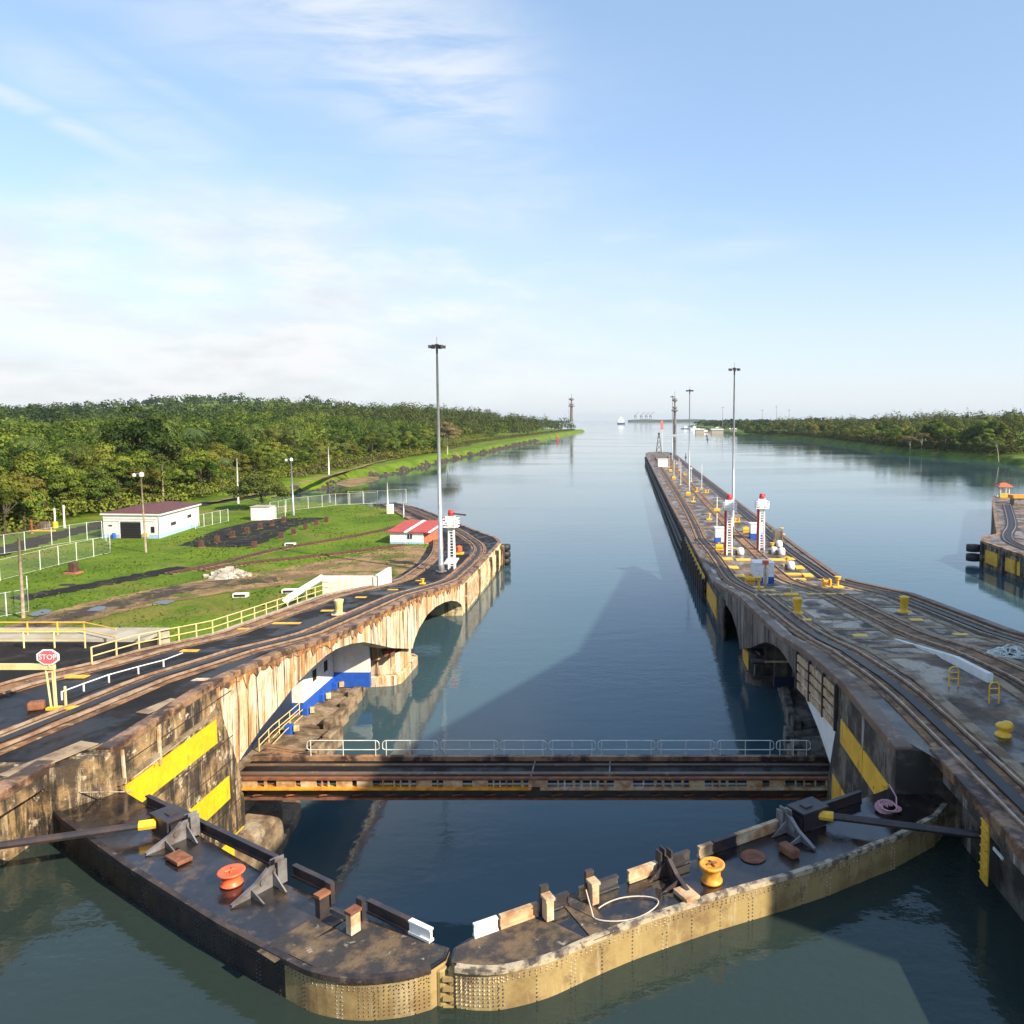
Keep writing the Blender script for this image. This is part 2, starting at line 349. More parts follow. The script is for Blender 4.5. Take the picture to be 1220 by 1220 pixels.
class MB:
    def __init__(s): s.v = []; s.f = []

    def add(s, vs, fs):
        k = len(s.v); s.v += [tuple(p) for p in vs]; s.f += [tuple(i + k for i in f) for f in fs]; return s

    def box(s, x0, x1, y0, y1, z0, z1):
        return s.prism([(x0, y0), (x1, y0), (x1, y1), (x0, y1)], z0, z1)

    def prism(s, poly, z0, z1):
        n = len(poly)
        a = z0 if isinstance(z0, (list, tuple)) else [z0] * n
        b = z1 if isinstance(z1, (list, tuple)) else [z1] * n
        vs = [(p[0], p[1], a[i]) for i, p in enumerate(poly)] + [(p[0], p[1], b[i]) for i, p in enumerate(poly)]
        fs = [tuple(range(n))[::-1], tuple(range(n, 2 * n))] + [(i, (i + 1) % n, n + (i + 1) % n, n + i) for i in range(n)]
        return s.add(vs, fs)

    def yz(s, poly, x0, x1):                                     # outline in the Y-Z plane, extruded along X
        n = len(poly)
        vs = [(x0, p[0], p[1]) for p in poly] + [(x1, p[0], p[1]) for p in poly]
        fs = [tuple(range(n)), tuple(range(n, 2 * n))[::-1]] + [(i, (i + 1) % n, n + (i + 1) % n, n + i) for i in range(n)]
        return s.add(vs, fs)

    def ob(s, c, d, ln, wd, z0, z1, off=0.0):                    # box along plan direction d, centred on c
        dx, dy = d; L = math.hypot(dx, dy); dx /= L; dy /= L; nx, ny = -dy, dx
        P = []
        for a, b in ((-1, -1), (1, -1), (1, 1), (-1, 1)):
            P.append((c[0] + dx * ln / 2 * a + nx * wd / 2 * b, c[1] + dy * ln / 2 * a + ny * wd / 2 * b))
        return s.prism(P, z0, z1)

    def tube(s, pts, r, n=6, r2=None):
        pts = [Vector(p) for p in pts]; m = len(pts); k = len(s.v)
        for i, p in enumerate(pts):
            t = (pts[min(i + 1, m - 1)] - pts[max(i - 1, 0)]).normalized()
            u = t.cross(Vector((0, 0, 1)))
            if u.length < 0.05: u = t.cross(Vector((0, 1, 0)))
            u.normalize(); v = t.cross(u)
            rr = r if r2 is None else r + (r2 - r) * i / (m - 1)
            for j in range(n):
                a = 2 * math.pi * j / n
                q = p + u * (rr * math.cos(a)) + v * (rr * math.sin(a)); s.v.append(tuple(q))
        for i in range(m - 1):
            for j in range(n):
                s.f.append((k + i * n + j, k + i * n + (j + 1) % n, k + (i + 1) * n + (j + 1) % n, k + (i + 1) * n + j))
        s.f.append(tuple(k + j for j in range(n))); s.f.append(tuple(k + (m - 1) * n + j for j in range(n))[::-1])
        return s

    def lathe(s, prof, c=(0, 0, 0), n=16):
        k = len(s.v); m = len(prof)
        for r, z in prof:
            for j in range(n):
                a = 2 * math.pi * j / n; s.v.append((c[0] + r * math.cos(a), c[1] + r * math.sin(a), c[2] + z))
        for i in range(m - 1):
            for j in range(n):
                s.f.append((k + i * n + j, k + i * n + (j + 1) % n, k + (i + 1) * n + (j + 1) % n, k + (i + 1) * n + j))
        s.f.append(tuple(k + j for j in range(n))[::-1]); s.f.append(tuple(k + (m - 1) * n + j for j in range(n)))
        return s

    def strip(s, A, B):                                          # sheet between two polylines
        k = len(s.v); s.v += [tuple(p) for p in A] + [tuple(p) for p in B]; n = len(A)
        s.f += [(k + i, k + i + 1, k + n + i + 1, k + n + i) for i in range(n - 1)]
        return s

    def bar(s, pts, wd, z0, z1):                                 # ribbon of box section along a 3-D polyline (height offsets z0..z1)
        pts = [Vector(p) for p in pts]; m = len(pts); k = len(s.v)
        for i, p in enumerate(pts):
            t = pts[min(i + 1, m - 1)] - pts[max(i - 1, 0)]; t.z = 0; t.normalize(); nn = Vector((-t.y, t.x, 0)) * (wd / 2)
            for q, z in ((p - nn, z0), (p + nn, z0), (p + nn, z1), (p - nn, z1)):
                s.v.append((q.x, q.y, q.z + z))
        for i in range(m - 1):
            a = k + 4 * i
            for j in range(4):
                s.f.append((a + j, a + (j + 1) % 4, a + 4 + (j + 1) % 4, a + 4 + j))
        s.f.append((k, k + 3, k + 2, k + 1)); e = k + 4 * (m - 1); s.f.append((e, e + 1, e + 2, e + 3))
        return s

    def build(s, name, m, parent=None, world=True, smooth=False, bevel=0.0):
        me = bpy.data.meshes.new(name)
        vs = s.v
        if parent is not None and world:
            I = wm(parent).inverted(); vs = [tuple(I @ Vector(p)) for p in vs]
        me.from_pydata(vs, [], s.f); me.update()
        me.materials.append(MATS[m])
        if smooth:
            me.polygons.foreach_set('use_smooth', [True] * len(me.polygons))
        o = bpy.data.objects.new(name, me); COL.objects.link(o)
        if parent is not None: o.parent = parent
        if bevel:
            b = o.modifiers.new('bevel', 'BEVEL'); b.width = bevel; b.segments = 2; b.limit_method = 'ANGLE'
        return o


def T(name, label, cat, loc=(0, 0, 0), rz=0.0, group=None):
    o = bpy.data.objects.new(name, None); COL.objects.link(o); o.empty_display_size = 0.3
    o.location = loc; o.rotation_euler = (0, 0, rz); o['label'] = label; o['category'] = cat
    if group: o['group'] = group
    return o


def tag(o, label, cat, group=None):
    o['label'] = label; o['category'] = cat
    if group: o['group'] = group
    return o


def struct(o, kind='structure'):
    o['kind'] = kind; return o


def kids(o): return [c for c in bpy.data.objects if c.parent == o]


def dup(o, loc=None, rz=None, label=None, group=None, scale=None, _parent=None):
    ch = CH.get(o.name)
    if ch is None: ch = CH[o.name] = kids(o)
    c = o.copy(); COL.objects.link(c)
    if _parent is not None: c.parent = _parent
    if loc is not None: c.location = loc
    if rz is not None: c.rotation_euler = (0, 0, rz)
    if scale is not None: c.scale = scale if isinstance(scale, tuple) else (scale,) * 3
    if label: c['label'] = label
    if group: c['group'] = group
    for k in ch: dup(k, _parent=c)
    return c


CH = {}


def text_mesh(txt, size, depth=0.01):
    cu = bpy.data.curves.new('t', 'FONT'); cu.body = txt; cu.size = size; cu.extrude = depth; cu.align_x = 'CENTER'; cu.align_y = 'CENTER'
    o = bpy.data.objects.new('t', cu); COL.objects.link(o)
    dg = bpy.context.evaluated_depsgraph_get(); me = bpy.data.meshes.new_from_object(o.evaluated_get(dg))
    bpy.data.objects.remove(o); bpy.data.curves.remove(cu)
    return me


# ================================================================== SETTING
# water
m = MB(); m.add([(-6400, 33.0, 0), (6400, 33.0, 0), (6400, 22000, 0), (-6400, 22000, 0)], [(0, 1, 2, 3)])
m.add([(31, -400, 0), (6400, -400, 0), (6400, 33, 0), (31, 33, 0)], [(0, 1, 2, 3)])
struct(m.build('canal_water', 'sea'))
m = MB(); m.add([(-30, -60, 8.8), (16, -60, 8.8), (16, 31.4, 8.8), (12.5, 32.2, 8.8), (-5.3, 22.7, 8.8), (-23, 32.6, 8.8), (-30, 32, 8.8)], [(0, 1, 2, 3, 4, 5, 6)])
struct(m.build('chamber_water', 'chamber'))

# terrain -----------------------------------------------------------
LEFT = [(-30, -60), (-30, 104), (-30, 120), (-33, 138), (-40, 162), (-52, 187), (-66, 206), (-84, 213), (-100, 222), (-119, 234), (-121, 255), (-118, 275), (-114, 300), (-113, 345), (-112, 420), (-114, 520),
        (-111, 640), (-113, 800), (-111, 990), (-106, 1250), (-98, 1500), (-92, 1700), (-98, 1790), (-150, 1840), (-300, 1960), (-900, 2200), (-2500, 2600), (-6000, 2900), (-6000, -60)]
RIGHT = [(330, 360), (262, 392), (228, 424), (219, 445), (222, 470), (233, 496), (224, 520), (211, 570), (207, 650), (214, 740), (217, 823), (222, 930), (226, 1074), (198, 1160), (176, 1240), (182, 1400), (204, 1900), (222, 2400),
         (234, 3100), (330, 3900), (700, 4600), (6000, 5200), (6000, 250), (700, 300)]


def sdf(X, Y, P):                                                # >0 inside the shoreline
    P = np.array(P, float); d = np.full(X.shape, 1e9); ins = np.zeros(X.shape, bool); n = len(P)
    for i in range(n):
        ax, ay = P[i]; bx, by = P[(i + 1) % n]
        t = np.clip(((X - ax) * (bx - ax) + (Y - ay) * (by - ay)) / ((bx - ax) ** 2 + (by - ay) ** 2), 0, 1)
        d = np.minimum(d, np.hypot(X - ax - t * (bx - ax), Y - ay - t * (by - ay)))
        c = ((ay > Y) != (by > Y)) & (X < (bx - ax) * (Y - ay) / (by - ay + 1e-12) + ax)
        ins ^= c
    return np.where(ins, d, -d)


def sst(x, a, b):
    t = np.clip((x - a) / (b - a), 0, 1); return t * t * (3 - 2 * t)


def vnoise(X, Y, s, k=0):
    return (np.sin(X / s * 1.7 + k) * np.cos(Y / s * 1.3 + 2.1 * k) + 0.6 * np.sin(X / s * 3.1 + Y / s * 2.3 + k) + 0.4 * np.cos(Y / s * 5.2 - X / s * 4.1 + 3 * k)) / 2.0


def hL(X, Y):
    X = np.asarray(X, float); Y = np.asarray(Y, float)
    d = sdf(X, Y, LEFT)
    flat = sst(Y, 205, 300)
    wob = d + flat * vnoise(X, Y, 9.0, 1) * 1.6
    bank = np.where(wob < 0, np.maximum(-2.5, wob * 0.8 - 0.2), np.minimum(4.2, wob * (1.1 + 4 * (1 - flat)) - 0.2))
    inl = sst(d, 30, 170) * (5 + 3 * vnoise(X, Y, 160, 2)) * sst(-X, 118, 190)
    far = sst(d, 40, 260) * sst(Y, 450, 1000) * 13
    hill = 47 * np.exp(-((X + 880) / 330) ** 2 - ((Y - 1850) / 420) ** 2) + 6 * np.exp(-((X + 520) / 260) ** 2 - ((Y - 1500) / 380) ** 2) \
        + 40 * np.exp(-((X + 2500) / 700) ** 2 - ((Y - 3600) / 700) ** 2)
    road = 1.8 * sst(-X, 60, 66) * sst(-Y, -76, -58) * 0
    return bank + np.where(d > 5, inl + far + hill * sst(d, 30, 300), 0) + road + np.where(d > 3, flat * vnoise(X, Y, 14, 3) * 0.35, 0)


def hR(X, Y):
    X = np.asarray(X, float); Y = np.asarray(Y, float)
    d = sdf(X, Y, RIGHT)
    wob = d + vnoise(X, Y, 16.0, 4) * 2.2
    bank = np.where(wob < 0, np.maximum(-2.5, wob * 0.6 - 0.2), np.minimum(4.0, wob * 0.9 - 0.2))
    inl = sst(d, 12, 130) * (9 + 4 * vnoise(X, Y, 120, 5)) * (1 - 0.75 * sst(Y, 1050, 1600))
    return bank + np.where(d > 4, inl, 0)


def axis(parts):
    out = []
    for a, b, st in parts:
        out += list(np.arange(a, b, st))
    return np.array(out + [parts[-1][1]], float)


def terrain(name, xs, ys, hf, m, cut):
    X, Y = np.meshgrid(xs, ys); Z = hf(X, Y); nx, ny = len(xs), len(ys)
    vs = np.stack([X.ravel(), Y.ravel(), Z.ravel()], 1)
    i, j = np.meshgrid(np.arange(nx - 1), np.arange(ny - 1)); a = (j * nx + i).ravel()
    F = np.stack([a, a + 1, a + nx + 1, a + nx], 1)
    keep = (Z.ravel()[F].max(1) > -2.3)
    cxm = X.ravel()[F].mean(1); cym = Y.ravel()[F].mean(1)
    keep &= ~cut(cxm, cym)
    F = F[keep]
    me = bpy.data.meshes.new(name); me.from_pydata(vs.tolist(), [], F.tolist()); me.update()
    me.polygons.foreach_set('use_smooth', [True] * len(me.polygons))
    me.materials.append(MATS[m])
    o = bpy.data.objects.new(name, me); COL.objects.link(o); return struct(o)


terrain('ground', axis([(-6000, -1200, 160), (-1200, -420, 26), (-420, -160, 8), (-160, -29, 2.2)]),
        axis([(-60, 60, 12), (60, 330, 2.4), (320, 700, 6), (700, 2000, 16), (2000, 6000, 140)]), hL, 'grass', lambda x, y: (x > -31.5) & (y < 200) | (y < 52) & (x > -82))
terrain('right_bank', axis([(150, 300, 3.0), (300, 800, 16), (800, 6000, 160)]),
        axis([(240, 700, 4), (700, 1400, 9), (1400, 4200, 45), (4200, 5300, 150)]), hR, 'bank_grass', lambda x, y: x < 0)


def onL(x, y): return float(hL(x, y))


def onR(x, y): return float(hR(x, y))


def sheet(name, pix, z, m, curve=0):
    P = [at(px, py, z) for px, py in pix]
    mb = MB(); mb.add([(p[0], p[1], z) for p in P], [tuple(range(len(P)))]); return struct(mb.build(name, m))


def ribbon(name, pts, wd, z, m):
    mb = MB(); pts = [Vector((p[0], p[1], z)) for p in pts]; A = []; B = []
    for i, p in enumerate(pts):
        t = pts[min(i + 1, len(pts) - 1)] - pts[max(i - 1, 0)]; t.normalize(); nn = Vector((-t.y, t.x, 0))
        k = wd / 2 * (1 + 0.14 * math.sin(i * 1.3)); j_ = .10 if wd > 5 else .28
        A.append(p - nn * (k + random.uniform(-j_, j_))); B.append(p + nn * (k + random.uniform(-j_, j_)))
    mb.strip(A, B); return struct(mb.build(name, m))


def smooth(pts, n=6):
    out = []; P = [Vector(p) for p in pts]; P = [2 * P[0] - P[1]] + P + [2 * P[-1] - P[-2]]
    for i in range(1, len(P) - 2):
        for k in range(n):
            t = k / n; a, b, c, d = P[i - 1], P[i], P[i + 1], P[i + 2]
            out.append(0.5 * ((2 * b) + (c - a) * t + (2 * a - 5 * b + 4 * c - d) * t * t + (3 * b - a - 3 * c + d) * t ** 3))
    out.append(P[-2]); return out


def gp(L, z=LAWN): return [at(px, py, z) for px, py in L]


def sm2(L, z=LAWN, n=16): return [(v.x, v.y) for v in smooth([(p[0], p[1], 0) for p in gp(L, z)], n)]


def blotch(name, pix, z, m, amp=0.6, n=12):
    P = sm2(pix + [pix[0]], z, n)[:-1]; Q = []
    for i, (x, y) in enumerate(P):
        a_ = min(amp, .35 * math.hypot(x - P[i - 1][0], y - P[i - 1][1])); Q.append((x + random.uniform(-a_, a_), y + random.uniform(-a_, a_), z))
    mb = MB(); mb.add(Q, [tuple(range(len(Q)))]); return struct(mb.build(name, m))


blotch('bare_earth', [(-30, 768), (60, 730), (150, 708), (250, 690), (330, 678), (420, 662), (500, 650), (508, 668), (478, 690), (400, 690), (330, 698), (260, 708), (180, 722), (90, 745), (20, 772), (-40, 790)], LAWN + 0.05, 'dirt')
ribbon('muddy_track', sm2([(-60, 790), (20, 752), (70, 736), (130, 724), (200, 705), (260, 696), (330, 690)]), 4.6, LAWN + 0.08, 'mud')
ribbon('cinder_strip', sm2([(20, 714), (80, 703), (160, 688), (220, 676)]), 3.6, LAWN + 0.06, 'tarmac')
blotch('asphalt_pad', [(213, 650), (258, 632), (310, 620), (385, 617), (350, 628), (300, 650)], LAWN + 0.05, 'tarmac', 0.35, 10)
for pix in ([(32, 732), (50, 726), (62, 727), (58, 731), (40, 734)], [(102, 728), (112, 723), (126, 722), (122, 727)], [(182, 718), (195, 715), (207, 716), (197, 720)]):
    blotch('puddle', pix, LAWN + 0.10, 'glass_dark', 0.15, 3)
ribbon('service_road', sm2([(-40, 668), (20, 652), (60, 640), (110, 628), (160, 615), (240, 601), (300, 592), (330, 588)]), 6.0, LAWN + 0.05, 'tarmac')
ribbon('field_path', [(x, y, 0) for x, y in sm2([(250, 600), (330, 584), (420, 560), (470, 547), (560, 530)], 4.3)], 2.2, 4.75, 'dirt')
# raised road platform to the left of the quay
m = MB(); m.prism([(-82, -60), (-31.55, -60), (-31.55, 52.5), (-82, 52.5)], -1, 11.5); struct(m.build('road_platform', 'tarmac'))
m = MB(); m.box(-45, -31.6, 51.2, 54.0, -1, 11.72); struct(m.build('pavement', 'pavement'))

# ================================================================== LOCK WALLS
SP = [(41.6, 11.1), (42.3, 9.9), (43.0, 8.0), (43.3, 6.5), (46.7, 7.5), (49.2, 7.94), (51.4, 8.43), (54.5, 8.7), (57.2, 8.8), (59.2, 8.7), (62.3, 8.2), (65.3, 7.5), (68.5, 6.4), (71.5, 5.3), (73.5, 4.6),
      (80.1, 2.6), (81.0, 3.3), (82.8, 4.0), (86.4, 4.6), (90.3, 4.55), (94.5, 4.1), (98.0, 3.5), (101.5, 2.6), (104.0, 1.6)]


def side(parent, xf, mats, ymax=None):
    """masonry shared by both lock walls; xf maps a depth behind the lane face to X"""
    wall, white, led, cop = mats
    # chamber wall before the gate, with its gate recess
    m = MB()
    for a, b in ((-60, 31.3),):
        m.prism([(xf(2.2), a), (xf(2.2), b), (xf(8), b), (xf(8), a)], -2, 11.2)
    m.build('chamber_wall', wall, parent)
    m = MB(); m.yz([(-60, 11.2), (31.6, 11.2), (31.6, 12.03), (-60, 12.03)], xf(1.5), xf(8.0)); m.build('overhang', wall, parent)
    # gate block with battered nose
    m = MB(); m.yz([(32.9, -2), (44.3, -2), (44.2, 4.2), (43.9, 5.8), (43.1, 7.8), (42.2, 9.8), (41.62, 11.3), (41.6, zd(41.6) - 0.02), (32.9, 11.98)], xf(0), xf(7.5)); m.build('gate_block', wall, parent)
    # spandrel with two arches
    top = [(y, zd(y) - 0.03) for y in (104.4, 100, 92, 86, 81, 75, 70, 65, 59, 54, 50, 46, 42.02)]
    m = MB(); m.yz([(42.02, 11.0)] + [(max(y, 42.02), z) for y, z in SP[1:]] + [(104.4, 1.2)] + top, xf(0.06), xf(1.6)); m.build('spandrel', white, parent)
    # deep back wall of the niches and solid body behind
    m = MB(); m.yz([(44.3, -2), (104.4, -2)] + [(y, zd(y) - 0.06) for y in (104.4, 100, 92, 86, 81, 75, 70, 65, 59, 54, 50, 46, 44.3)], xf(6.5), xf(9.0)); m.build('back_wall', led, parent)
    # pier between the arches
    m = MB(); m.prism([(xf(1.0), 76.3), (xf(0.35), 77.2), (xf(0.35), 83.2), (xf(1.0), 84.0), (xf(6.4), 84.0), (xf(6.4), 76.0), (xf(2.6), 76.0)], -2, 1.0)
    m.prism([(xf(1.1), 76.6), (xf(0.6), 77.4), (xf(0.6), 81.6), (xf(1.1), 82.4), (xf(6.3), 82.4), (xf(6.3), 76.4), (xf(2.4), 76.4)], 1.0, 3.1)
    m.prism([(xf(1.7), 74.4), (xf(1.7), 82), (xf(6.2), 82), (xf(6.2), 74.4)], 3.1, 5.6); pier = m.build('pier', white if white == 'wall_white' else wall, parent, bevel=0.12)
    # old timber and debris on top of the pier
    m = MB()
    for k in range(16):
        y = 75.8 + random.random() * 7; x = xf(random.uniform(0.8, 1.5)); m.ob((x, y), (random.uniform(-0.3, 0.3), 1), random.uniform(1.2, 3.0), random.uniform(0.2, 0.4), 3.1 + random.random() * 0.7, 3.6 + random.random() * 1.2)
    m.build('pier_cap', 'rust' if white == 'wall_white' else 'steel_dark', parent)
    # low broken landing below the arches
    m = MB(); ys = np.arange(44.5, 76.5, 2.1); rnd = random.Random(3)
    for y0 in ys:
        d0 = 0.9 + rnd.uniform(0, 0.6) + (1.2 if y0 > 62 else 0) + max(0, (y0 - 66) * 0.12); zt = 1.15 + rnd.uniform(-0.15, 0.2)
        m.prism([(xf(d0), y0), (xf(d0 + rnd.uniform(-0.2, 0.2)), y0 + 2.0), (xf(6.4), y0 + 2.04), (xf(6.4), y0)], -2, [zt - 0.35, zt - 0.3, zt + 0.1, zt])
    m.prism([(xf(-0.9), 44.4), (xf(-1.2), 46.0), (xf(-0.6), 50.5), (xf(0.8), 53), (xf(5), 53), (xf(5), 44.4)], -2, [0.7, 0.6, 0.7, 0.8, 1.1, 1.1])
    m.build('landing', led, parent, bevel=0.1)
    # kerb blocks along the landing edge
    m = MB()
    for k, y0 in enumerate(np.arange(53.5, 75, 2.6)):
        d0 = 1.0 + (1.1 if y0 > 62 else 0) + max(0, (y0 - 66) * 0.12); m.ob((xf(d0 + 0.35), y0), (rnd.uniform(-0.12, 0.12), 1), rnd.uniform(1.4, 2.3), 0.7, -1, 1.5 + rnd.uniform(-0.25, 0.2))
    m.build('kerb', led, parent, bevel=0.1)


# ---- left wall
XL, XR = -22.0, 11.4
LW = T('lock_wall', 'sunlit lock wall and curving quay with bright yellow stripes, left of the lock gates', 'wall', (-26, 40, 0))
fL = lambda t: XL - t
side(LW, fL, ('wall_dark', 'wall_white', 'rock_conc', 'coping'))
TIP = [(-22.0, 104.4), (-22.2, 125), (-22.5, 140.2), (-24.4, 145.4), (-31.5, 157.9), (-37.1, 168.3), (-50.9, 194.0), (-61.5, 208.5), (-66, 205), (-53.5, 188.6), (-45, 171), (-39.6, 160.3), (-34.6, 138), (-31.9, 120), (-32.0, 104.4)]
m = MB(); m.prism(TIP, -2, 4.22); m.build('quay_head', 'wall_cream', LW)
YS = [-60, 0, 20, 31.6, 36, 41.6, 46, 50, 54, 59, 65, 70, 75, 81, 86, 92, 100, 104.4]


def back(Y): return -31.55 if Y < 66 else -31.55 - 0.45 * min(1, (Y - 66) / 30)


m = MB(); m.strip([(XL - (1.52 if y < 31.7 else -0.0), y, zd(y)) for y in YS], [(back(y), y, zd(y)) for y in YS]); m.build('deck', 'asphalt', LW)
m = MB(); m.add([(x, y, 4.3) for x, y in TIP], [tuple(range(len(TIP)))]); m.build('deck', 'asphalt', LW)
m = MB(); m.strip([(back(y), y, zd(y)) for y in YS if y > 40], [(back(y), y, 3.5) for y in YS if y > 40]); m.build('retaining_wall', 'wall_dark', LW)
m = MB(); m.bar([(XL - 1.85, y, zd(y)) for y in (-60, 0, 20, 31.7)], 0.75, -0.30, 0.10); m.bar([(XL - 0.30, y, zd(y)) for y in [32.95] + YS[4:]], 0.66, -0.28, 0.10)
m.bar([(x + (-0.3 if i < 3 else 0), y, 4.3) for i, (x, y) in enumerate(TIP[:8])], 0.6, -0.3, 0.12); m.build('coping', 'coping', LW, bevel=0.05)


def track(parent, pts, bedw=2.3, bed='bed', rack=True, gauge=1.52, groove=False):
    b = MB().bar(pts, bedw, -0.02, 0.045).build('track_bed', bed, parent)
    P = [Vector(p) for p in pts]

    def off(d):
        out = []
        for i, p in enumerate(P):
            t = P[min(i + 1, len(P) - 1)] - P[max(i - 1, 0)]; t.z = 0; t.normalize(); out.append(p + Vector((-t.y, t.x, 0)) * d)
        return out
    for sgn in (-1, 1):
        MB().bar(off(sgn * gauge / 2), 0.09, 0.05, 0.19).build('rail', 'rail_steel', b)
        MB().bar(off(sgn * gauge / 2), 0.24, 0.045, 0.07).build('rail_foot', 'rack_dark', b)
    if rack:
        MB().bar(off(0), 0.5, 0.05, 0.13).build('rack', 'rack_dark', b)
    return b


def dz(pts, dzv=0.0): return [(v.x, v.y, zd(v.y) + dzv) for v in smooth([(p[0], p[1], 0) for p in pts], 5)]


rj = random.Random(8); yy = list(np.arange(42.1, 104.0, .42))
MB().yz([(y, zd(y) - .28) for y in yy] + [(y, zd(y) - .42 - .2 * rj.random() - (.6 * rj.random() if rj.random() < .3 else 0)) for y in yy[::-1]], XL + .012, XL - .02).build('rust_band', 'rust_band', LW)
m = MB()
for z in (11.0, 8.45, 7.15, 4.55, 3.1): m.yz([(33.0, z), (43.2 if z > 6 else 43.9, z), (43.2 if z > 6 else 43.9, z + .045), (33.0, z + .045)], XL + .004, XL - .02)
m.build('pour_joints', 'rack_dark', LW)['kind'] = 'stuff'
MB().yz([(33.2, 10.28), (39.6, 10.30), (41.4, 10.42), (41.4, 10.52), (33.2, 10.46)], XL + .16, XL - .02).build('string_course', 'rock_conc', LW)
MB().prism([(-22.4, 42.6), (-21.0, 43.0), (-20.7, 46.0), (-21.2, 47.4), (-22.6, 47.4)], -2, [2.9, 2.6, 2.4, 2.7, 2.9]).build('abutment', 'rock_conc', LW, bevel=.12)
track(LW, dz([(-32.5, 8), (-29.3, 24), (-27.3, 33.5), (-25.8, 41), (-24.7, 50), (-24.0, 63), (-23.7, 87), (-23.9, 117), (-24.3, 128), (-25.8, 136), (-28.4, 143), (-35.6, 159.6), (-44, 176), (-57, 200)]), 2.5)
track(LW, dz([(-35, 28), (-32.6, 39.5), (-30.7, 46), (-30.2, 56), (-30.1, 66), (-30.0, 80), (-30.1, 107), (-30.3, 121), (-32.0, 133), (-36, 148), (-42, 162), (-52, 183), (-62, 203)]), 1.9, rack=False)
# pale worn patches and yellow plates let into the left deck
m = MB()
for px, py, w_, h_ in ((35, 868, 3.4, 1.0), (150, 830, 2.6, .8), (60, 905, 3.5, 1.0), (190, 842, 2.0, .7)):
    x, y, z = dk(px, py); m.ob((x, y), (0.3, 1), w_, h_, z + 0.02, z + 0.055)
m.build('patch', 'bed_pale', LW)
m = MB()
for px, py in ((92, 807), (226, 776), (291, 750), (333, 743), (350, 743), (430, 712), (468, 703), (500, 692), (390, 728)):
    x, y, z = dk(px, py); m.ob((x, y), (1, 0), 1.1, 0.5, z + 0.02, z + 0.06)
m.build('deck_plate', 'yellow_worn', LW)
# yellow stripes painted on the gate block
for y0, y1, z0, z1 in ((33.75, 41.45, 8.75, 10.05), (35.2, 42.55, 5.15, 6.45), (36.5, 43.95, 1.6, 2.85)):
    MB().yz([(y0, z0), (y1, z0), (y1 - 0.05, z1), (y0, z1)], XL - 0.05, XL + 0.05).build('yellow_stripe', 'yellow', LW)
# fender panels of the quay head
for y0, y1 in ((107.2, 116), (116.6, 126.5), (127, 133), (133.4, 138.6)):
    x0 = -22.0 - (y0 - 104) * 0.015
    MB().yz([(y0, 0.5), (y1, 0.5), (y1, 3.3), (y0, 3.3)], x0 - 0.3, x0 + 0.12).build('fender_panel', 'rust_cream' if y0 < 110 else 'wall_cream', LW)
m = MB()
for y in (106.5, 116.3, 126.7, 133.2, 138.9): m.yz([(y - .3, -1), (y + .3, -1), (y + .3, 4.0), (y - .3, 4.0)], -22.6, -22.05 + 0.25)
m.build('fender_post', 'wall_dark', LW, bevel=0.06)
for k in range(3):
    MB().lathe([(0.35, -0.55), (0.95, -0.5), (1.0, 0), (0.95, 0.5), (0.35, 0.55)], (-22.1, 142.2, 0.6 + 1.25 * k), 14).build('fender', 'rubber', LW, smooth=True)
# broken pipe guard and bracket on the block top, near the gate heel
m = MB(); m.tube([(-21.95, 33.6, 11.7), (-21.9, 33.6, 10.2)], 0.08); m.tube([(-21.9, 36.2, 11.6), (-21.9, 36.2, 9.9)], 0.09); m.tube([(-21.88, 34, 10.2), (-21.88, 38.5, 10.35)], 0.05); m.build('pipe', 'rust_cream', LW)
MB().prism([(-23.2, 31.3), (-22.0, 32.9), (-26, 32.9), (-26, 31.3)], -2, 11.9).build('hollow_quoin', 'wall_dark', LW)

# ---- centre wall
CWL = T('lock_wall', 'long dark centre pier of the locks with three rail tracks running out into the canal', 'wall', (20, 60, 0))
fR = lambda t: XR + t
side(CWL, fR, ('wall_black', 'wall_grey', 'ledge_grey', 'coping_black'))  # darker masonry set: shade on this face put into its colours
XE = 29.5
HEAD = [(11.4, 104.4), (10.9, 200), (10.8, 480), (11.6, 512), (14, 530), (20.5, 538), (27, 530), (29.4, 512), (29.6, 480), (29.2, 200), (29.2, 130), (29.5, 104.4)]
m = MB(); m.prism(HEAD, -2, 4.2); m.build('pier_head', 'wall_black', CWL)
m = MB(); m.yz([(-60, -2), (104.4, -2)] + [(y, zd(y) - 0.05) for y in YS[::-1]], XE - 6, XE); m.build('far_face', 'wall_black', CWL)
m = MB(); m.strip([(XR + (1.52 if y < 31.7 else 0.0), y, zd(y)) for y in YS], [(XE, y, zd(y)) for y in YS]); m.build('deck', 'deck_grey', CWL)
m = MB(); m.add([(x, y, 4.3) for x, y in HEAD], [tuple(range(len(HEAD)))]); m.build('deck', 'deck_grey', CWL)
MB().bar([(XR + 2.0, y, zd(y)) for y in (-60, 0, 20, 33.0)], 1.1, -0.4, 0.10).build('coping', 'coping', CWL, bevel=0.05)  # near coping browner: sunlight there put into its colour
m = MB(); m.bar([(XR + 0.38, y, zd(y)) for y in [33.0] + YS[4:]], 0.8, -0.35, 0.10); m.build('coping', 'coping_black', CWL, bevel=0.05)  # darker coping copy, painted for the shadowed stretch
m = MB(); m.bar([(x + (0.3 if i < 3 else 0), y, 4.3) for i, (x, y) in enumerate(HEAD[:7])], 0.7, -0.3, 0.14); m.bar([(x + (-0.3 if i > 2 else 0), y, 4.3) for i, (x, y) in enumerate(HEAD[6:])], 0.7, -0.3, 0.14); m.build('coping', 'coping_black', CWL)
m = MB(); m.bar([(XE - 0.35, y, zd(y)) for y in YS], 0.7, -0.3, 0.30); m.build('coping', 'coping_black', CWL)
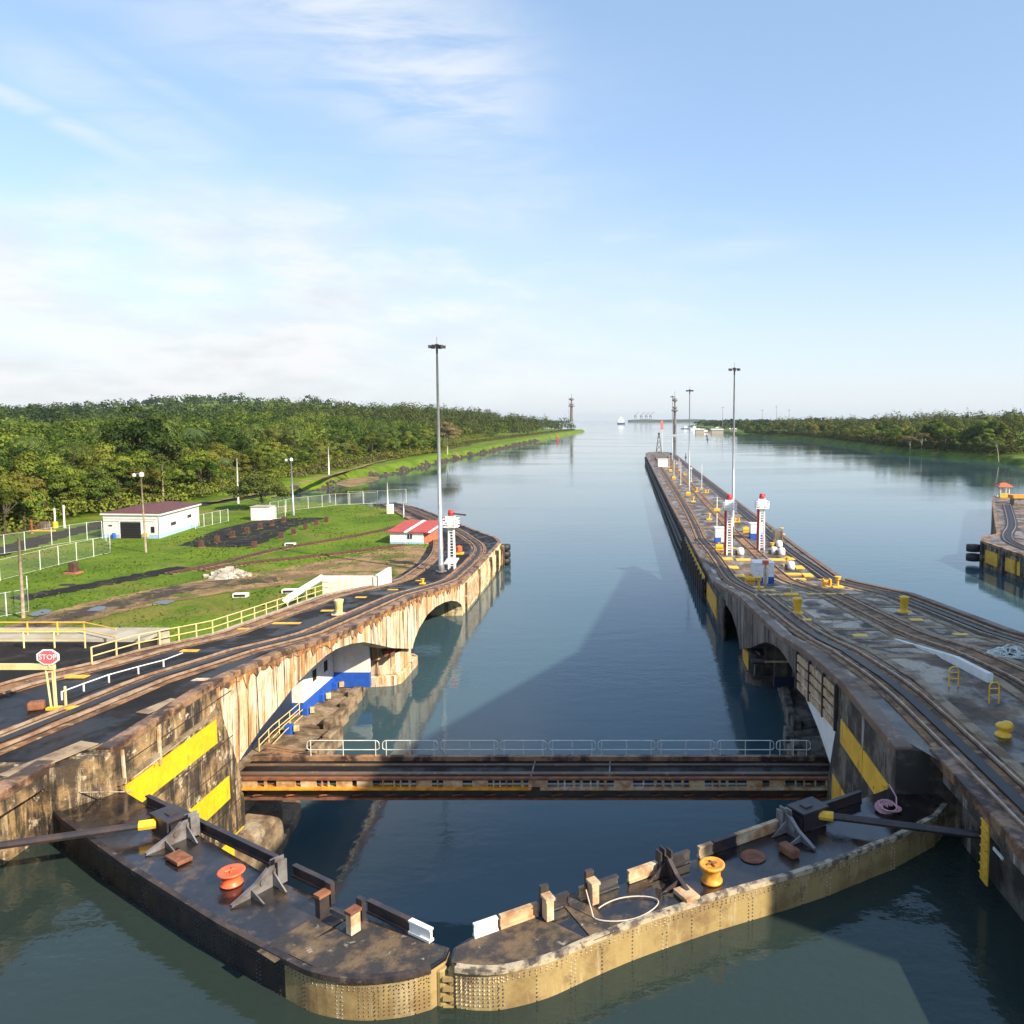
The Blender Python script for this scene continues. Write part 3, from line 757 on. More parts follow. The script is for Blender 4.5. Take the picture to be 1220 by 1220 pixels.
track(CWL, dz([(13.75, -60), (14.1, 10), (14.3, 26), (14.2, 38), (13.9, 45.5), (13.75, 75), (14.0, 108), (13.9, 128), (13.45, 140), (13.3, 146), (13.7, 160), (14.3, 200), (14.6, 270), (15, 400), (15.2, 500)]), 2.5, 'bed')
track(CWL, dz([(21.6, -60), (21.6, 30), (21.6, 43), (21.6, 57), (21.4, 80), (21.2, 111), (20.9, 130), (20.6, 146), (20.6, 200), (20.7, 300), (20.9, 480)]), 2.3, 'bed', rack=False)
track(CWL, dz([(27.6, -60), (27.6, 60), (27.5, 90), (27.3, 112), (26.8, 128), (26.7, 145), (27.0, 170), (27.4, 260), (27.5, 480)]), 2.2, 'rack_dark')
# pale concrete kerbs beside the tracks
for x0 in (15.65, 19.9, 23.1, 25.9):
    MB().bar([(x0, y, zd(y)) for y in (20, 36, 42, 46, 50, 54, 59, 65, 70, 75, 81, 86, 92, 100, 107)], 0.55, 0.0, 0.07).build('kerb', 'bed_pale', CWL)
# pale cross joints on the near deck
m = MB()
for y in (48, 52, 56.5, 61, 66, 72, 79, 88):
    m.box(16.0, 19.5, y, y + 0.7, zd(y) - 0.1, zd(y) + 0.03); m.box(23.4, 25.7, y + 1, y + 1.6, zd(y + 1) - 0.1, zd(y + 1) + 0.03)
m.build('joint', 'bed_pale', CWL)
# worn yellow plates
for px, py, w_, d_ in ((960, 739, 1.0, .8), (1025, 758, 1.1, .8), (1092, 739, 1.1, .8), (1145, 757, 1.1, .8), (867, 666, 1.5, 2.2), (886, 667, 2.4, 1.8), (874, 676, 1.4, 2.0), (881, 686, 1.4, 2.0), (925, 667, 2.6, 1.9),
                       (941, 666, 1.6, 2.0), (952, 676, 1.3, 2.4), (962, 685, 1.3, 2.2), (945, 684, 2.2, 1.2), (938, 690, 5.0, .9), (874, 653, 3.0, 1.0), (910, 704, 2.6, .9), (925, 709, 4.4, .7), (985, 708, 4.2, .6)):
    x, y, z = dk(px, py); MB().box(x - w_ / 2, x + w_ / 2, y - d_ / 2, y + d_ / 2, z + (zd(y - d_ / 2) - z) * 0.5 - 0.1, z + 0.075).build('deck_plate', 'yellow_paint', CWL)
# stripes
for y0, y1, z0, z1 in ((33.7, 37.4, 8.8, 10.1), (37.5, 41.45, 8.8, 10.1), (38.6, 42.9, 4.9, 6.4), (36.5, 43.7, 1.6, 2.85)):
    MB().yz([(y0, z0), (y1, z0), (y1 - 0.05, z1), (y0, z1)], XR - 0.05, XR + 0.05).build('yellow_stripe', 'yellow_worn', CWL)
MB().yz([(42.06, 8.0), (43.05, 7.95), (43.36, 6.55), (46.7, 7.55), (49.2, 8.0), (51.4, 8.5), (51.4, 9.3), (48, 9.4), (42.06, 9.5)], XR + .05, XR + .02).build('whitewash', 'white', CWL)
# louvred cream panels over the first arch
for i in range(4):
    for y0, y1 in ((42.6, 45.1), (45.3, 48.6), (48.8, 52.2)):
        z = zd((y0 + y1) / 2) - 0.55 - 0.62 * i
        MB().yz([(y0, z - .44 + (zd(y0) - zd((y0 + y1) / 2)) * .8), (y1, z - .44 + (zd(y1) - zd((y0 + y1) / 2)) * .8), (y1, z + (zd(y1) - zd((y0 + y1) / 2)) * .8), (y0, z + (zd(y0) - zd((y0 + y1) / 2)) * .8)], XR + 0.02, XR - 0.09).build('fender_panel', 'rust_cream', CWL)
m = MB()
for y in (42.4, 45.2, 48.7, 52.4): m.yz([(y - .1, zd(y) - 2.9), (y + .1, zd(y) - 2.9), (y + .1, zd(y) - .3), (y - .1, zd(y) - .3)], XR + 0.02, XR - 0.16)
m.build('fender_post', 'steel_dark', CWL)
MB().yz([(77.6, 1.1), (81.4, 1.1), (81.4, 2.9), (77.6, 2.9)], XR + 0.62, XR + 0.55).build('yellow_stripe', 'yellow_worn', CWL)
# yellow panels of the outer wall
m = MB()
for i in range(3):
    for k in range(9):
        y0 = 112 + 4.4 * k
        MB().yz([(y0, .55 + 1.15 * i), (y0 + 3.7, .55 + 1.15 * i), (y0 + 3.7, 1.45 + 1.15 * i), (y0, 1.45 + 1.15 * i)], XR - .55, XR - .42).build('fender_panel', 'yellow_worn' if k < 7 else 'rust_cream', CWL)
MB().yz([(92, -1), (111.5, -1), (111.5, 3.6), (92, 4.9)], XR + 0.01, XR - .2).build('timber_fender', 'wall_black', CWL)
MB().yz([(98.5, 1.0), (110.5, 1.0), (110.5, 3.2), (98.5, 3.6)], XR - .2, XR - .32).build('yellow_stripe', 'yellow_worn', CWL)
m = MB()
for k in range(105):
    y = 112 + 3.6 * k; m.box(10.45, 10.95, y, y + .5, -1, 3.4)
m.bar([(10.55, y, 0) for y in (152, 200, 300, 400, 488)], 0.5, 0.9, 1.5); m.bar([(10.55, y, 0) for y in (152, 200, 300, 400, 488)], 0.5, 2.3, 2.9)
m.build('timber_fender', 'steel_dark', CWL)
m = MB()
for k in range(100):
    y = 154 + 3.4 * k; m.box(10.2, 10.4, y, y + .5, 2.4, 2.8)
m.build('bolt_head', 'steel_grey', CWL)
for y0, xx in ((27.4, XR + 1.5), (20.6, XR + 1.5)):
    MB().yz([(y0, 9.3), (y0 + .55, 9.3), (y0 + .55, 11.9), (y0, 11.9)], xx - 0.03, xx + 0.03).build('ladder_recess', 'yellow_worn', CWL)
    m = MB()
    for k in range(7): m.tube([(xx - .08, y0 + .05, 9.6 + .33 * k), (xx - .08, y0 + .5, 9.6 + .33 * k)], .03, 5)
    m.build('ladder', 'yellow_worn', CWL)
me = text_mesh('C', 0.95); me.materials.append(MATS['pale_paint']); o = bpy.data.objects.new('wall_number', me); COL.objects.link(o)
o.parent = CWL; o.matrix_local = wm(CWL).inverted() @ (Matrix.Translation((XR + 1.46, 17.9, 10.9)) @ Matrix.Rotation(R(-90), 4, 'Z') @ Matrix.Rotation(R(90), 4, 'X'))
m = MB(); m.yz([(27.0, 10.9), (26.3, 10.9), (26.3, 11.0), (27.0, 11.0)], XR + 1.46, XR + 1.52); m.build('paint_mark', 'pale_paint', CWL)
# white wedge wall of the sunken ramp between the tracks
MB().yz([(57.5, zd(57.5) - .1), (43.2, 11.8), (41.6, 12.0), (41.6, 12.5), (46, 12.1), (57.5, zd(57.5) + .02)], 19.2, 19.5).build('ramp_wall', 'white', CWL)

# ---- far wall of the other lane
FW = T('lock_wall', 'far lock wall with orange fender panels cut by the right edge of the photo', 'wall', (66, 140, 0))
FP = [(63.2, 20), (63.2, 141.6), (66, 147), (70, 150), (96.4, 210), (104, 226), (122, 222), (112, 190), (100, 160), (100, 20)]
MB().prism(FP, -2, 4.2).build('quay_head', 'wall_dark', FW)
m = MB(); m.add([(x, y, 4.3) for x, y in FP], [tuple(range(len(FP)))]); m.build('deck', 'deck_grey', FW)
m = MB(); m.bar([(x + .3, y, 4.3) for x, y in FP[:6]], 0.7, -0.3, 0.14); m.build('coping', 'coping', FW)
for y0, y1 in ((134.6, 139.2), (128.4, 131.6), (124.4, 127.6), (119, 123.6), (112, 117)):
    MB().yz([(y0, .9), (y1, .9), (y1, 3.1), (y0, 3.1)], 63.2, 63.0).build('fender_panel', 'yellow_worn', FW)
m = MB()
for y in (140.6, 133, 125.9): m.yz([(y - .5, -1), (y + .5, -1), (y + .5, 4.1), (y - .5, 4.1)], 63.2, 62.9)
m.build('fender_post', 'wall_black', FW)
for k in range(2):
    MB().lathe([(.4, -.7), (1.2, -.6), (1.25, 0), (1.2, .6), (.4, .7)], (62.4, 142.6, 1.2 + 1.7 * k), 14).build('fender', 'rubber', FW, smooth=True)
track(FW, [(v.x, v.y, 4.3) for v in smooth([(67, 100, 0), (67, 128, 0), (68, 140, 0), (72, 150, 0), (80, 165, 0), (97, 203, 0)], 5)], 2.4, 'rack_dark')
track(FW, [(v.x, v.y, 4.3) for v in smooth([(74, 120, 0), (76, 140, 0), (84, 158, 0), (102, 200, 0)], 5)], 2.0, 'bed')
# ================================================================== LOCK GATES
GZ = 10.1
LN = [(-23.6, 31.6), (-22.5, 30.7), (-20.35, 29.15), (-18.0, 27.45), (-12.9, 24.1), (-10.2, 22.5), (-9.0, 21.87), (-7.7, 21.62), (-6.5, 21.75), (-5.75, 22.05)]
LF = [(-5.42, 22.5), (-5.40, 22.95), (-6.2, 23.3), (-9.5, 24.95), (-12.5, 26.7), (-16.4, 29.45), (-20.2, 32.1), (-22.3, 33.6), (-23.3, 33.75), (-23.95, 33.2), (-24.0, 32.3)]
RN = [(-5.02, 22.1), (-4.4, 22.0), (-3.6, 22.05), (-2.4, 22.5), (-1.2, 23.3), (.4, 24.3), (2.9, 25.6), (5.6, 26.8), (7.2, 27.6), (10.1, 29.3), (12.4, 31.0), (13.2, 32.0)]
RF = [(13.3, 33.0), (12.7, 33.7), (11.6, 33.6), (9.9, 32.5), (6.6, 30.3), (4.2, 28.85), (1.56, 27.3), (-.8, 25.95), (-2.9, 24.7), (-4.9, 23.4), (-5.27, 22.95), (-5.25, 22.5)]


LN = LN[:4] + [(v.x, v.y) for v in smooth([(p[0], p[1], 0) for p in LN[4:]], 4)]
RN = [(v.x, v.y) for v in smooth([(p[0], p[1], 0) for p in RN[:7]], 4)] + RN[7:]


def along(path, step):
    out = []; P = [Vector((p[0], p[1], 0)) for p in path]; acc = 0.0
    for a, b in zip(P, P[1:]):
        L = (b - a).length; d = (b - a) / L; t = acc
        while t < L:
            out.append((a + d * t, d)); t += step
        acc = t - L
    return out


def leaf(label, near, far, nsign, side_mat, rim_mat, rmat):
    g = T('lock_gate', label, 'lock gate', ((near[0][0] if nsign > 0 else near[-1][0]), 32.5, 0))
    poly = near + far
    MB().prism(poly, 0.0, GZ - 0.06).build('gate_body', side_mat, g)
    MB().add([(x, y, GZ - 0.04) for x, y in poly], [tuple(range(len(poly)))]).build('gate_deck', 'gate_deck', g)
    P3 = [(x, y, GZ) for x, y in near]
    MB().bar(P3, 0.20, -0.14, 0.03).build('gate_rim', rim_mat, g)
    riv = MB()

    def rivet(p, d, z, r=0.038):
        n = Vector((d.y, -d.x, 0)); c = p + n * 0.0; t = d * r
        k = [(c + t + Vector((0, 0, z))), (c - t + Vector((0, 0, z))), (c + Vector((0, 0, z + r))), (c + Vector((0, 0, z - r))), (c + n * r * 1.1 + Vector((0, 0, z)))]
        riv.add(k, [(0, 2, 4), (2, 1, 4), (1, 3, 4), (3, 0, 4)])
    body = near[1:]
    for p, d in along(body, 0.17):
        for z in (GZ - 0.30, GZ - 0.40): rivet(p, d, z)
    for i, (p, d) in enumerate(along(body, 1.12)):
        for k in range(8): rivet(p, d, GZ - 0.5 - 0.13 * k); rivet(p + d * (0.16 if i % 3 == 0 else 0.0), d, GZ - 0.5 - 0.13 * k)
    tip = near[-9:] if nsign > 0 else near[:9]
    for p, d in along(tip, 0.14):
        for k in range(9): rivet(p, d, GZ - 0.2 - 0.12 * k, 0.04)
    o_ = riv.build('rivets', rmat, g); o_['kind'] = 'stuff'
    return g


def frame(far, a, b):                                            # straight part of the far edge: unit axis, unit normal towards the camera side
    A = Vector((far[a][0], far[a][1], 0)); B = Vector((far[b][0], far[b][1], 0)); d = (B - A).normalized()
    n = Vector((d.y, -d.x, 0))
    if n.y > 0: n = -n
    return A, d, n


def bracket(name, g, base, d, n, wid=2.15, h=1.15, mat_='steel_grey', gus=1):
    """triangular stiffener plate: tall at the far edge, tapering to the near edge"""
    br = None; prof = [(0.0, 0.0), (0.0, h), (0.42, h), (0.62, h * 0.92), (1.0, h * 0.52), (wid - 0.35, 0.14), (wid, 0.05), (wid, 0.0)]
    mb = MB()
    for s in (-0.02,):
        vs = []
        for off in (s - 0.03, s + 0.03):
            for u, z in prof:
                q = base + n * u + d * off; vs.append((q.x, q.y, GZ - 0.04 + z))
        k = len(prof)
        mb.add(vs, [tuple(range(k)), tuple(range(k, 2 * k))[::-1]] + [(i, (i + 1) % k, k + (i + 1) % k, k + i) for i in range(k)])
    # flange along the slope
    sl = [base + n * 0.55 + Vector((0, 0, GZ + h * .93)), base + n * 1.0 + Vector((0, 0, GZ + h * .53 - .04)), base + n * wid + Vector((0, 0, GZ + 0.03))]
    mb.bar(sl, 0.14, -0.02, 0.03)
    br = mb.build(name, mat_, g)
    # ears at the far edge, with pin hole drums
    m2 = MB()
    for off in (-0.28, 0.0, 0.16):
        c = base + n * 0.12 + d * off; m2.ob((c.x, c.y), (n.x, n.y), 0.34, 0.06, GZ, GZ + h + 0.18 - abs(off) * 0.5)
    for u, z in ((0.28, h * .66), (0.75, h * .42)):
        c = base + n * u; m2.tube([c - d * 0.07 + Vector((0, 0, GZ + z)), c + d * 0.07 + Vector((0, 0, GZ + z))], 0.11, 10)
    m2.build('pin_plate', mat_, br)
    # gussets on one flank
    m3 = MB()
    for u, hh in ((0.35, h * .72), (1.15, h * .38)):
        c = base + n * u; e = c + d * gus * 0.75
        for o_ in (-0.02,):
            vs = [(c + n * o_ + Vector((0, 0, GZ))), (e + n * o_ + Vector((0, 0, GZ))), (c + n * o_ + Vector((0, 0, GZ + hh)))]
            vs += [v + n * 0.05 for v in vs]
            m3.add(vs, [(0, 1, 2), (5, 4, 3), (0, 1, 4, 3), (1, 2, 5, 4), (2, 0, 3, 5)])
    m3.build('gusset', mat_, br)
    return br


def edge_board(g, far_pts, segs, mat_a):
    mb = MB(); low = MB()
    for t0, t1, m_ in segs:
        A = far_pts[0].lerp(far_pts[1], t0); B = far_pts[0].lerp(far_pts[1], t1)
        MB().bar([A, B], 0.08, 0.0, 0.36).bar([A, B], 0.18, 0.34, 0.40).bar([A, B], 0.20, -0.02, 0.06).build('edge_board', m_, g)


def bollard_on_gate(g, c, mat_, tilt):
    k_ = .9 if tilt else .66
    b = MB().lathe([(r * .93, z * k_) for r, z in ((0.40, -0.02), (0.40, 0.05), (0.33, 0.09), (0.32, 0.36), (0.34, 0.48), (0.46, 0.58), (0.49, 0.64), (0.47, 0.69), (0.42, 0.70), (0.36, 0.66), (0.05, 0.65))], (c[0], c[1], GZ), 20).build('bollard', mat_, g, smooth=True)
    m = MB()
    for k in range(4): m.tube([(c[0] + .2 * math.cos(k * 1.57 + .4), c[1] + .2 * math.sin(k * 1.57 + .4), GZ + .68 * k_), (c[0] - .1 * math.cos(k * 1.57), c[1] + .1 * math.sin(k), GZ + .70 * k_)], .035, 5)
    m.build('bolt', 'rust' if tilt else mat_, b)
    return b


def stand_box(g, c, d, n, m1, m2, h=0.66):
    s = MB().ob((c[0], c[1]), (n[0], n[1]), 0.36, 0.26, GZ, GZ + h).build('guide_post', m1, g, bevel=0.02)
    MB().ob((c[0] - n[0] * .30, c[1] - n[1] * .30), (n[0], n[1]), 0.16, 0.28, GZ + h * 0.4, GZ + h + 0.30).build('post_head', 'steel_dark', s)
    MB().ob((c[0], c[1]), (n[0], n[1]), 0.42, 0.32, GZ + h, GZ + h + 0.10).build('cap_plate', m2, s)
    return s


# ---- left leaf
GL = leaf('left leaf of the closed lock gate, its shade painted black, carrying the red mooring bollard', LN, LF, 1, 'gate_shaded', 'gate_dark_rim', 'gate_shaded')
A, dL, nL = frame(LF, 3, 6); dL = -dL


def gl(px, py): x, y = at(px, py, GZ); return Vector((x, y, 0))


# sunlit tan painted on the curved nose of the left leaf, and its worn apron
NOSE = LN[7:]
NOSE = NOSE + [(-5.40, 22.49), (-5.385, 22.9)]
MB().strip([(x + .006, y - 0.012, GZ - 1.6) for x, y in NOSE[1:]], [(x + .006, y - 0.012, GZ - 0.1) for x, y in NOSE[1:]]).build('nose_lit', 'gate_tan', GL)
ap = [(-8.9, 21.97), (-7.7, 21.75), (-6.5, 21.88), (-5.8, 22.15), (-5.5, 22.5), (-5.5, 22.9), (-6.2, 23.18), (-8.6, 24.35), (-10.3, 22.75)]
MB().add([(x, y, GZ - 0.025) for x, y in ap], [tuple(range(len(ap)))]).build('apron', 'gate_apron', GL)
Fa = Vector((LF[3][0], LF[3][1], GZ)); Fb = Vector((LF[6][0], LF[6][1], GZ)); Fn = Vector((-6.0, 23.22, GZ))
edge_board(GL, [Fn + Vector((0, -.02, 0)), Fb], [(0.0, 0.055, 'white'), (0.06, 0.17, 'steel_dark'), (0.28, 0.40, 'steel_dark'), (0.46, 0.98, 'steel_dark')], None)


def on_far(far_a, far_b, t): return far_a.lerp(far_b, t)


def proj_far(A0, d, p): q = Vector((p.x, p.y, 0)); return A0 + d * (q - A0).dot(d)


AL = Vector((LF[3][0], LF[3][1], 0))
for px, py in ((205, 1005), (330, 1052)):
    b0 = proj_far(AL, (Vector((LF[6][0], LF[6][1], 0)) - AL).normalized(), gl(px, py)); bracket('bracket', GL, b0 + nL * 0.10, dL, nL, 1.85, .72, 'steel_grey', -1 if False else 1)
for px, py in ((393, 1085), (433, 1103)):
    b0 = proj_far(AL, (Vector((LF[6][0], LF[6][1], 0)) - AL).normalized(), gl(px, py)); c = b0 + nL * 0.55; stand_box(GL, c, dL, nL, 'steel_dark' if px < 400 else 'rust_cream', 'rust')
c = gl(276, 1052); bollard_on_gate(GL, c, 'redorange', False)
c = gl(213, 1024); MB().ob((c.x, c.y), (dL.x, dL.y), .9, .55, GZ, GZ + .14).build('hatch', 'rust', GL, bevel=0.02)
MB().ob((-10.05, 23.6), (nL.x, nL.y), 2.6, 0.9, GZ - .03, GZ - .01).build('walkway_plate', 'gate_apron', GL)
# curved rail round the heel
m = MB(); arc = [(-23.2 + 0.0 + 0.9 * math.cos(a), 32.3 + 1.15 * math.sin(a), GZ) for a in np.linspace(0.2, 3.6, 14)]
m.bar(arc, 0.16, 0.0, 0.42); m.tube([(-23.6, 31.9, GZ + .5), (-20.6, 32.0, GZ + .5)], 0.03); m.build('heel_rail', 'gate_rim', GL)
# ---- right leaf
GR = leaf('tan riveted right leaf of the closed lock gate, carrying the orange mooring bollard', RN, RF, -1, 'gate_tan', 'gate_rim', 'gate_rim')
AR = Vector((RF[8][0], RF[8][1], 0)); BR = Vector((RF[3][0], RF[3][1], 0)); dR = (BR - AR).normalized(); nR = Vector((dR.y, -dR.x, 0))
if nR.y > 0: nR = -nR
MB().add([(x, y, GZ - 0.025) for x, y in [(-5.2, 22.3), (-4.5, 22.12), (-3.6, 22.17), (-2.45, 22.62), (-1.3, 23.4), (-2.9, 24.55), (-4.8, 23.33), (-5.2, 22.95)]], [tuple(range(8))]).build('apron', 'gate_apron', GR)
edge_board(GR, [Vector((-4.75, 23.42, GZ)), Vector((9.9, 32.4, GZ))], [(0.0, .045, 'white'), (.05, .125, 'rust_cream'), (.13, .19, 'steel_dark'), (.215, .25, 'rust_cream'), (.25, .30, 'steel_dark'), (.325, .43, 'rust_cream'), (.43, .475, 'steel_dark'), (.50, .535, 'rust_cream'), (.54, .60, 'steel_dark'), (.60, .73, 'rust_cream'), (.75, .99, 'steel_dark')], None)
for px, py, f in ((800, 1048, 'steel_dark'), (948, 998, 'steel_grey')):
    b0 = proj_far(AR, dR, gl(px, py)); bracket('bracket', GR, b0 + nR * 0.10, -dR, nR, 1.85, .72, f, 1)
for px, py in ((652, 1093), (706, 1074)):
    b0 = proj_far(AR, dR, gl(px, py)); c = b0 + nR * 0.5; stand_box(GR, c, dR, nR, 'rust_cream', 'rust_cream')
c = gl(848, 1049); bollard_on_gate(GR, c, 'orange', True)
c = gl(897, 1020); MB().lathe([(.46, 0), (.48, .03), (.42, .06), (.38, .04), (.05, .05)], (c.x, c.y, GZ - .03), 20).build('manhole_cover', 'rust', GR)
c = gl(818, 1067); MB().ob((c.x, c.y), (nR.x, nR.y), .8, .55, GZ - .03, GZ + .13).build('hatch', 'rust_cream', GR, bevel=0.02)
c = gl(940, 1017); MB().ob((c.x, c.y), (nR.x, nR.y), .8, .4, GZ - .03, GZ + .3).build('hatch', 'rust', GR, bevel=0.08)
MB().ob((-1.35, 24.55), (nR.x, nR.y), 2.5, 0.8, GZ - .03, GZ - .008).build('walkway_plate', 'gate_apron', GR)
# loose loop of rope lying on the right leaf, and the pink coil at its heel
c = gl(746, 1083); P = [(c.x + 1.05 * math.cos(a) * (1 + .1 * math.sin(2 * a)) - .0, c.y + .62 * math.sin(a) + .25 * math.cos(a), GZ + .02) for a in np.linspace(-2.8, 2.75, 30)]
P = [(P[0][0] - .25, P[0][1] + .3, GZ + .75)] + P
tag(MB().tube(P, .022, 6).build('rope', 'rope'), 'thin pale rope lying in a wide loop on the tan gate leaf', 'rope')
c = gl(1058, 965); P = []
for k in range(90):
    a = k * .42; r = .42 + .10 * math.sin(k * .9); P.append((c.x + r * math.cos(a), c.y + r * math.sin(a), GZ + .03 + .002 * k))
P += [(c.x + .5, c.y + .5, GZ + .3), (c.x + .35, c.y + 1.0, GZ + .6)]
P2 = [(c.x - .3 + .6 * k / 8, c.y - .3 + .5 * abs(math.sin(k * 2)), GZ + .2) for k in range(9)]
tag(MB().tube(P, .03, 6).tube(P2, .03, 6).build('rope', 'rope_pink'), 'coil of pink rope on the shaded heel of the right gate leaf', 'rope')
# mitre blocks between the leaves
m = MB()
for k in range(4): m.box(-5.42, -5.27 + .16, 22.1, 22.6, 9.6 - .3 * k, 9.72 - .3 * k)
m.lathe([(.17, -1.6), (.17, -.25), (.12, -.2)], (-5.5, 22.33, GZ), 12); m.build('mitre_block', 'gate_tan', GL)
MB().lathe([(.17, -1.6), (.17, -.25), (.12, -.2)], (-5.14, 22.33, GZ), 12).build('mitre_block', 'gate_tan', GR)


def strut(label, a, b, head, dd, nn):
    t = T('gate_strut', label, 'strut arm', (head[0], head[1], GZ))
    MB().tube([a, b], 0.15, 8).build('strut_arm', 'steel_dark', t)
    av, bv = Vector(a), Vector(b); dv = (bv - av).normalized()
    y = MB().tube([bv - dv * .1, bv + dv * .5], 0.19, 8).build('strut_end', 'yellow_paint', t)
    h = MB()
    c = Vector((head[0], head[1], 0))
    h.ob((c.x, c.y), (dd.x, dd.y), 1.35, .95, GZ + .66, GZ + .74)
    hb = h.build('strut_head', 'steel_dark', t)
    m = MB()
    for s in (-.42, .40):
        q = c + nn * s; m.ob((q.x, q.y), (dd.x, dd.y), 1.2, .07, GZ, GZ + .66)
    q = c + dd * .6; m.ob((q.x, q.y), (nn.x, nn.y), .7, .25, GZ, GZ + .55)
    q = c + dd * .1; m.ob((q.x, q.y), (dd.x, dd.y), .35, .35, GZ + .74, GZ + .79)
    m.build('side_plate', 'steel_dark', hb)
    return t


hx, hy = at(193, 990, GZ + .6); strut('dark strut arm with a yellow end between the left wall and left gate leaf', (-27.5, 26.2, GZ + .5), (-18.6, 29.4, GZ + .42), (-17.7, 29.75), dL, nL)
strut('dark strut arm with a yellow end between the right wall and right gate leaf', (16.5, 27.6, GZ + .5), (7.95, 30.1, GZ + .42), (7.1, 30.35), -dR, nR)

# ================================================================== SWING BRIDGE
BR_ = T('swing_bridge', 'low rusty steel footbridge with grey rail hoops crossing the channel beyond the lock gates', 'bridge', (-5.3, 45, 0))
X0, X1, Y0, Y1, ZB = -22.6, 12.6, 43.95, 46.5, 5.55
MB().box(X0, X1, Y0 + .25, Y1, ZB - .3, ZB).build('bridge_deck', 'asphalt', BR_)
MB().box(X0, X1, Y1 - .05, Y1 + .28, ZB - .5, ZB + .26).build('kerb', 'coping', BR_)
MB().box(X0, X1, Y0 + .55, Y0 + .85, ZB + .0, ZB + .10).box(X0, X1, Y1 - .75, Y1 - .6, ZB, ZB + .09).build('rail', 'coping_black', BR_)
MB().box(X0, -5.5, Y0 - .06, Y0 + .42, ZB - .60, ZB - .49).build('lower_flange', 'orange', BR_); MB().box(-5.0, X1 + 1, Y0 - .06, Y0 + .42, ZB - .60, ZB - .49).build('lower_flange', 'rust_cream', BR_)  # one flange, painted orange where sunlit and browner where shaded
MB().box(X0, X1, Y0 + .05, Y0 + .30, ZB - .06, ZB + .06).build('upper_flange', 'rust', BR_)
m = MB(); x = X0 + .3; r_ = random.Random(5)
while x < X1:
    w_ = r_.choice([.09, .09, .16, .9, 1.1]); m.box(x, min(x + w_, X1), Y0 + .14, Y0 + .20, ZB - .49, ZB - .06); x += w_ + r_.choice([.28, .4, .55])
m.build('web', 'rust_cream', BR_)
MB().box(X0, X1, Y0 + .36, Y0 + .44, ZB - 1.2, ZB - .60).box(X0, X1, Y1 - .6, Y1 - .2, ZB - 1.0, ZB - .3).build('girder', 'steel_dark', BR_)
m = MB(); m.box(X0, X1, Y0 + .2, Y0 + .5, ZB - 1.3, ZB - 1.2)
for k in range(18): m.ob((X0 + 1.5 + 1.9 * k, Y0 + .3), (1, .4), .8, .06, ZB - 1.05, ZB - .98)
m.build('bottom_chord', 'rust', BR_)
for x_ in (-5.6, -1.1): MB().box(x_, x_ + .08, Y0 + .3, Y1, ZB + .005, ZB + .06).build('joint', 'steel_grey', BR_)
# flared approach planks on the left
m = MB()
for k in range(6): m.prism([(-22.6, 46.6 + .35 * k), (-19.0, 46.5 + .12 * k), (-19.0, 46.62 + .12 * k), (-22.6, 46.9 + .35 * k)], ZB - .05, ZB + .12 + .02 * (k % 3))
m.build('approach_plank', 'coping', BR_)


def hoop(x0, x1, par, y=46.62, z=ZB + .22, h=.98):
    r = .22; pts = []
    for a in np.linspace(math.pi, math.pi / 2, 5): pts.append((x0 + r + r * math.cos(a), y, z + h - r + r * math.sin(a)))
    for a in np.linspace(math.pi / 2, 0, 5): pts.append((x1 - r + r * math.cos(a), y, z + h - r + r * math.sin(a)))
    lo = []
    for a in np.linspace(0, -math.pi / 2, 5): lo.append((x1 - r + r * math.cos(a), y, z + .52 - r * .6 + r * .6 + r * .5 * math.sin(a)))
    for a in np.linspace(-math.pi / 2, -math.pi, 5): lo.append((x0 + r + r * math.cos(a), y, z + .52 + r * .5 * math.sin(a)))
    m = MB().tube(pts + lo + [pts[0]], .028, 6)
    for xx in (x0 + r, (x0 + x1) / 2, x1 - r): m.tube([(xx, y, z - .1), (xx, y, z + h)], .026, 6)
    return m.build('handrail', 'pale_paint', par)


pxs = [(370, 455), (459, 524), (528, 595), (598, 652), (655, 710), (713, 780), (783, 850), (853, 920), (923, 963)]
for a, b in pxs:
    rxa, _ = ray(a, 900); rxb, _ = ray(b, 900)
    hoop(rxa * 47.1, rxb * 47.1, BR_)

# ================================================================== MACHINERY ROOMS UNDER THE ARCHES
H1 = T('machinery_room', 'white room with two small windows and a blue base under the left wall arch', 'machine room', (-28, 68, 1))
HX = -27.3
MB().yz([(65.4, 2.25), (72.4, 2.25), (72.4, 8.0), (65.4, 8.6)], HX, HX - 2.0).build('wall', 'white_clean', H1)
MB().yz([(65.4, 1.2), (72.4, 1.2), (72.4, 2.23), (65.4, 2.23)], HX + .02, HX - 2.0).build('base_band', 'blue', H1)
for y in (67.5, 70.1):
    MB().yz([(y, 3.35), (y + .8, 3.35), (y + .8, 4.3), (y, 4.3)], HX + .03, HX - .1).build('window', 'dark_hole', H1)
MB().yz([(56.0, 1.2), (65.3, 1.2), (65.3, 8.4), (56.0, 8.6)], HX - .9, HX - 1.1).build('doorway_recess', 'dark_blue', H1)
MB().box(HX, XL - 2.0, 72.45, 72.8, 2.6, 6.0).build('end_wall', 'white', H1)
MB().box(HX, XL - 1.98, 72.38, 72.82, 1.2, 2.58).build('base_band', 'blue', H1)
H2 = T('machinery_room', 'white room under the arch of the dark centre pier, its shade painted grey', 'machine room', (15, 60, 1))
MB().box(XR + 2.2, XR + 6.3, 72.4, 72.8, 2.2, 6.0).build('end_wall', 'wall_grey', H2)  # grey and dark blue carry the shade under the arch
MB().box(XR + 2.18, XR + 6.3, 72.33, 72.82, 1.2, 2.18).build('base_band', 'dark_blue', H2)
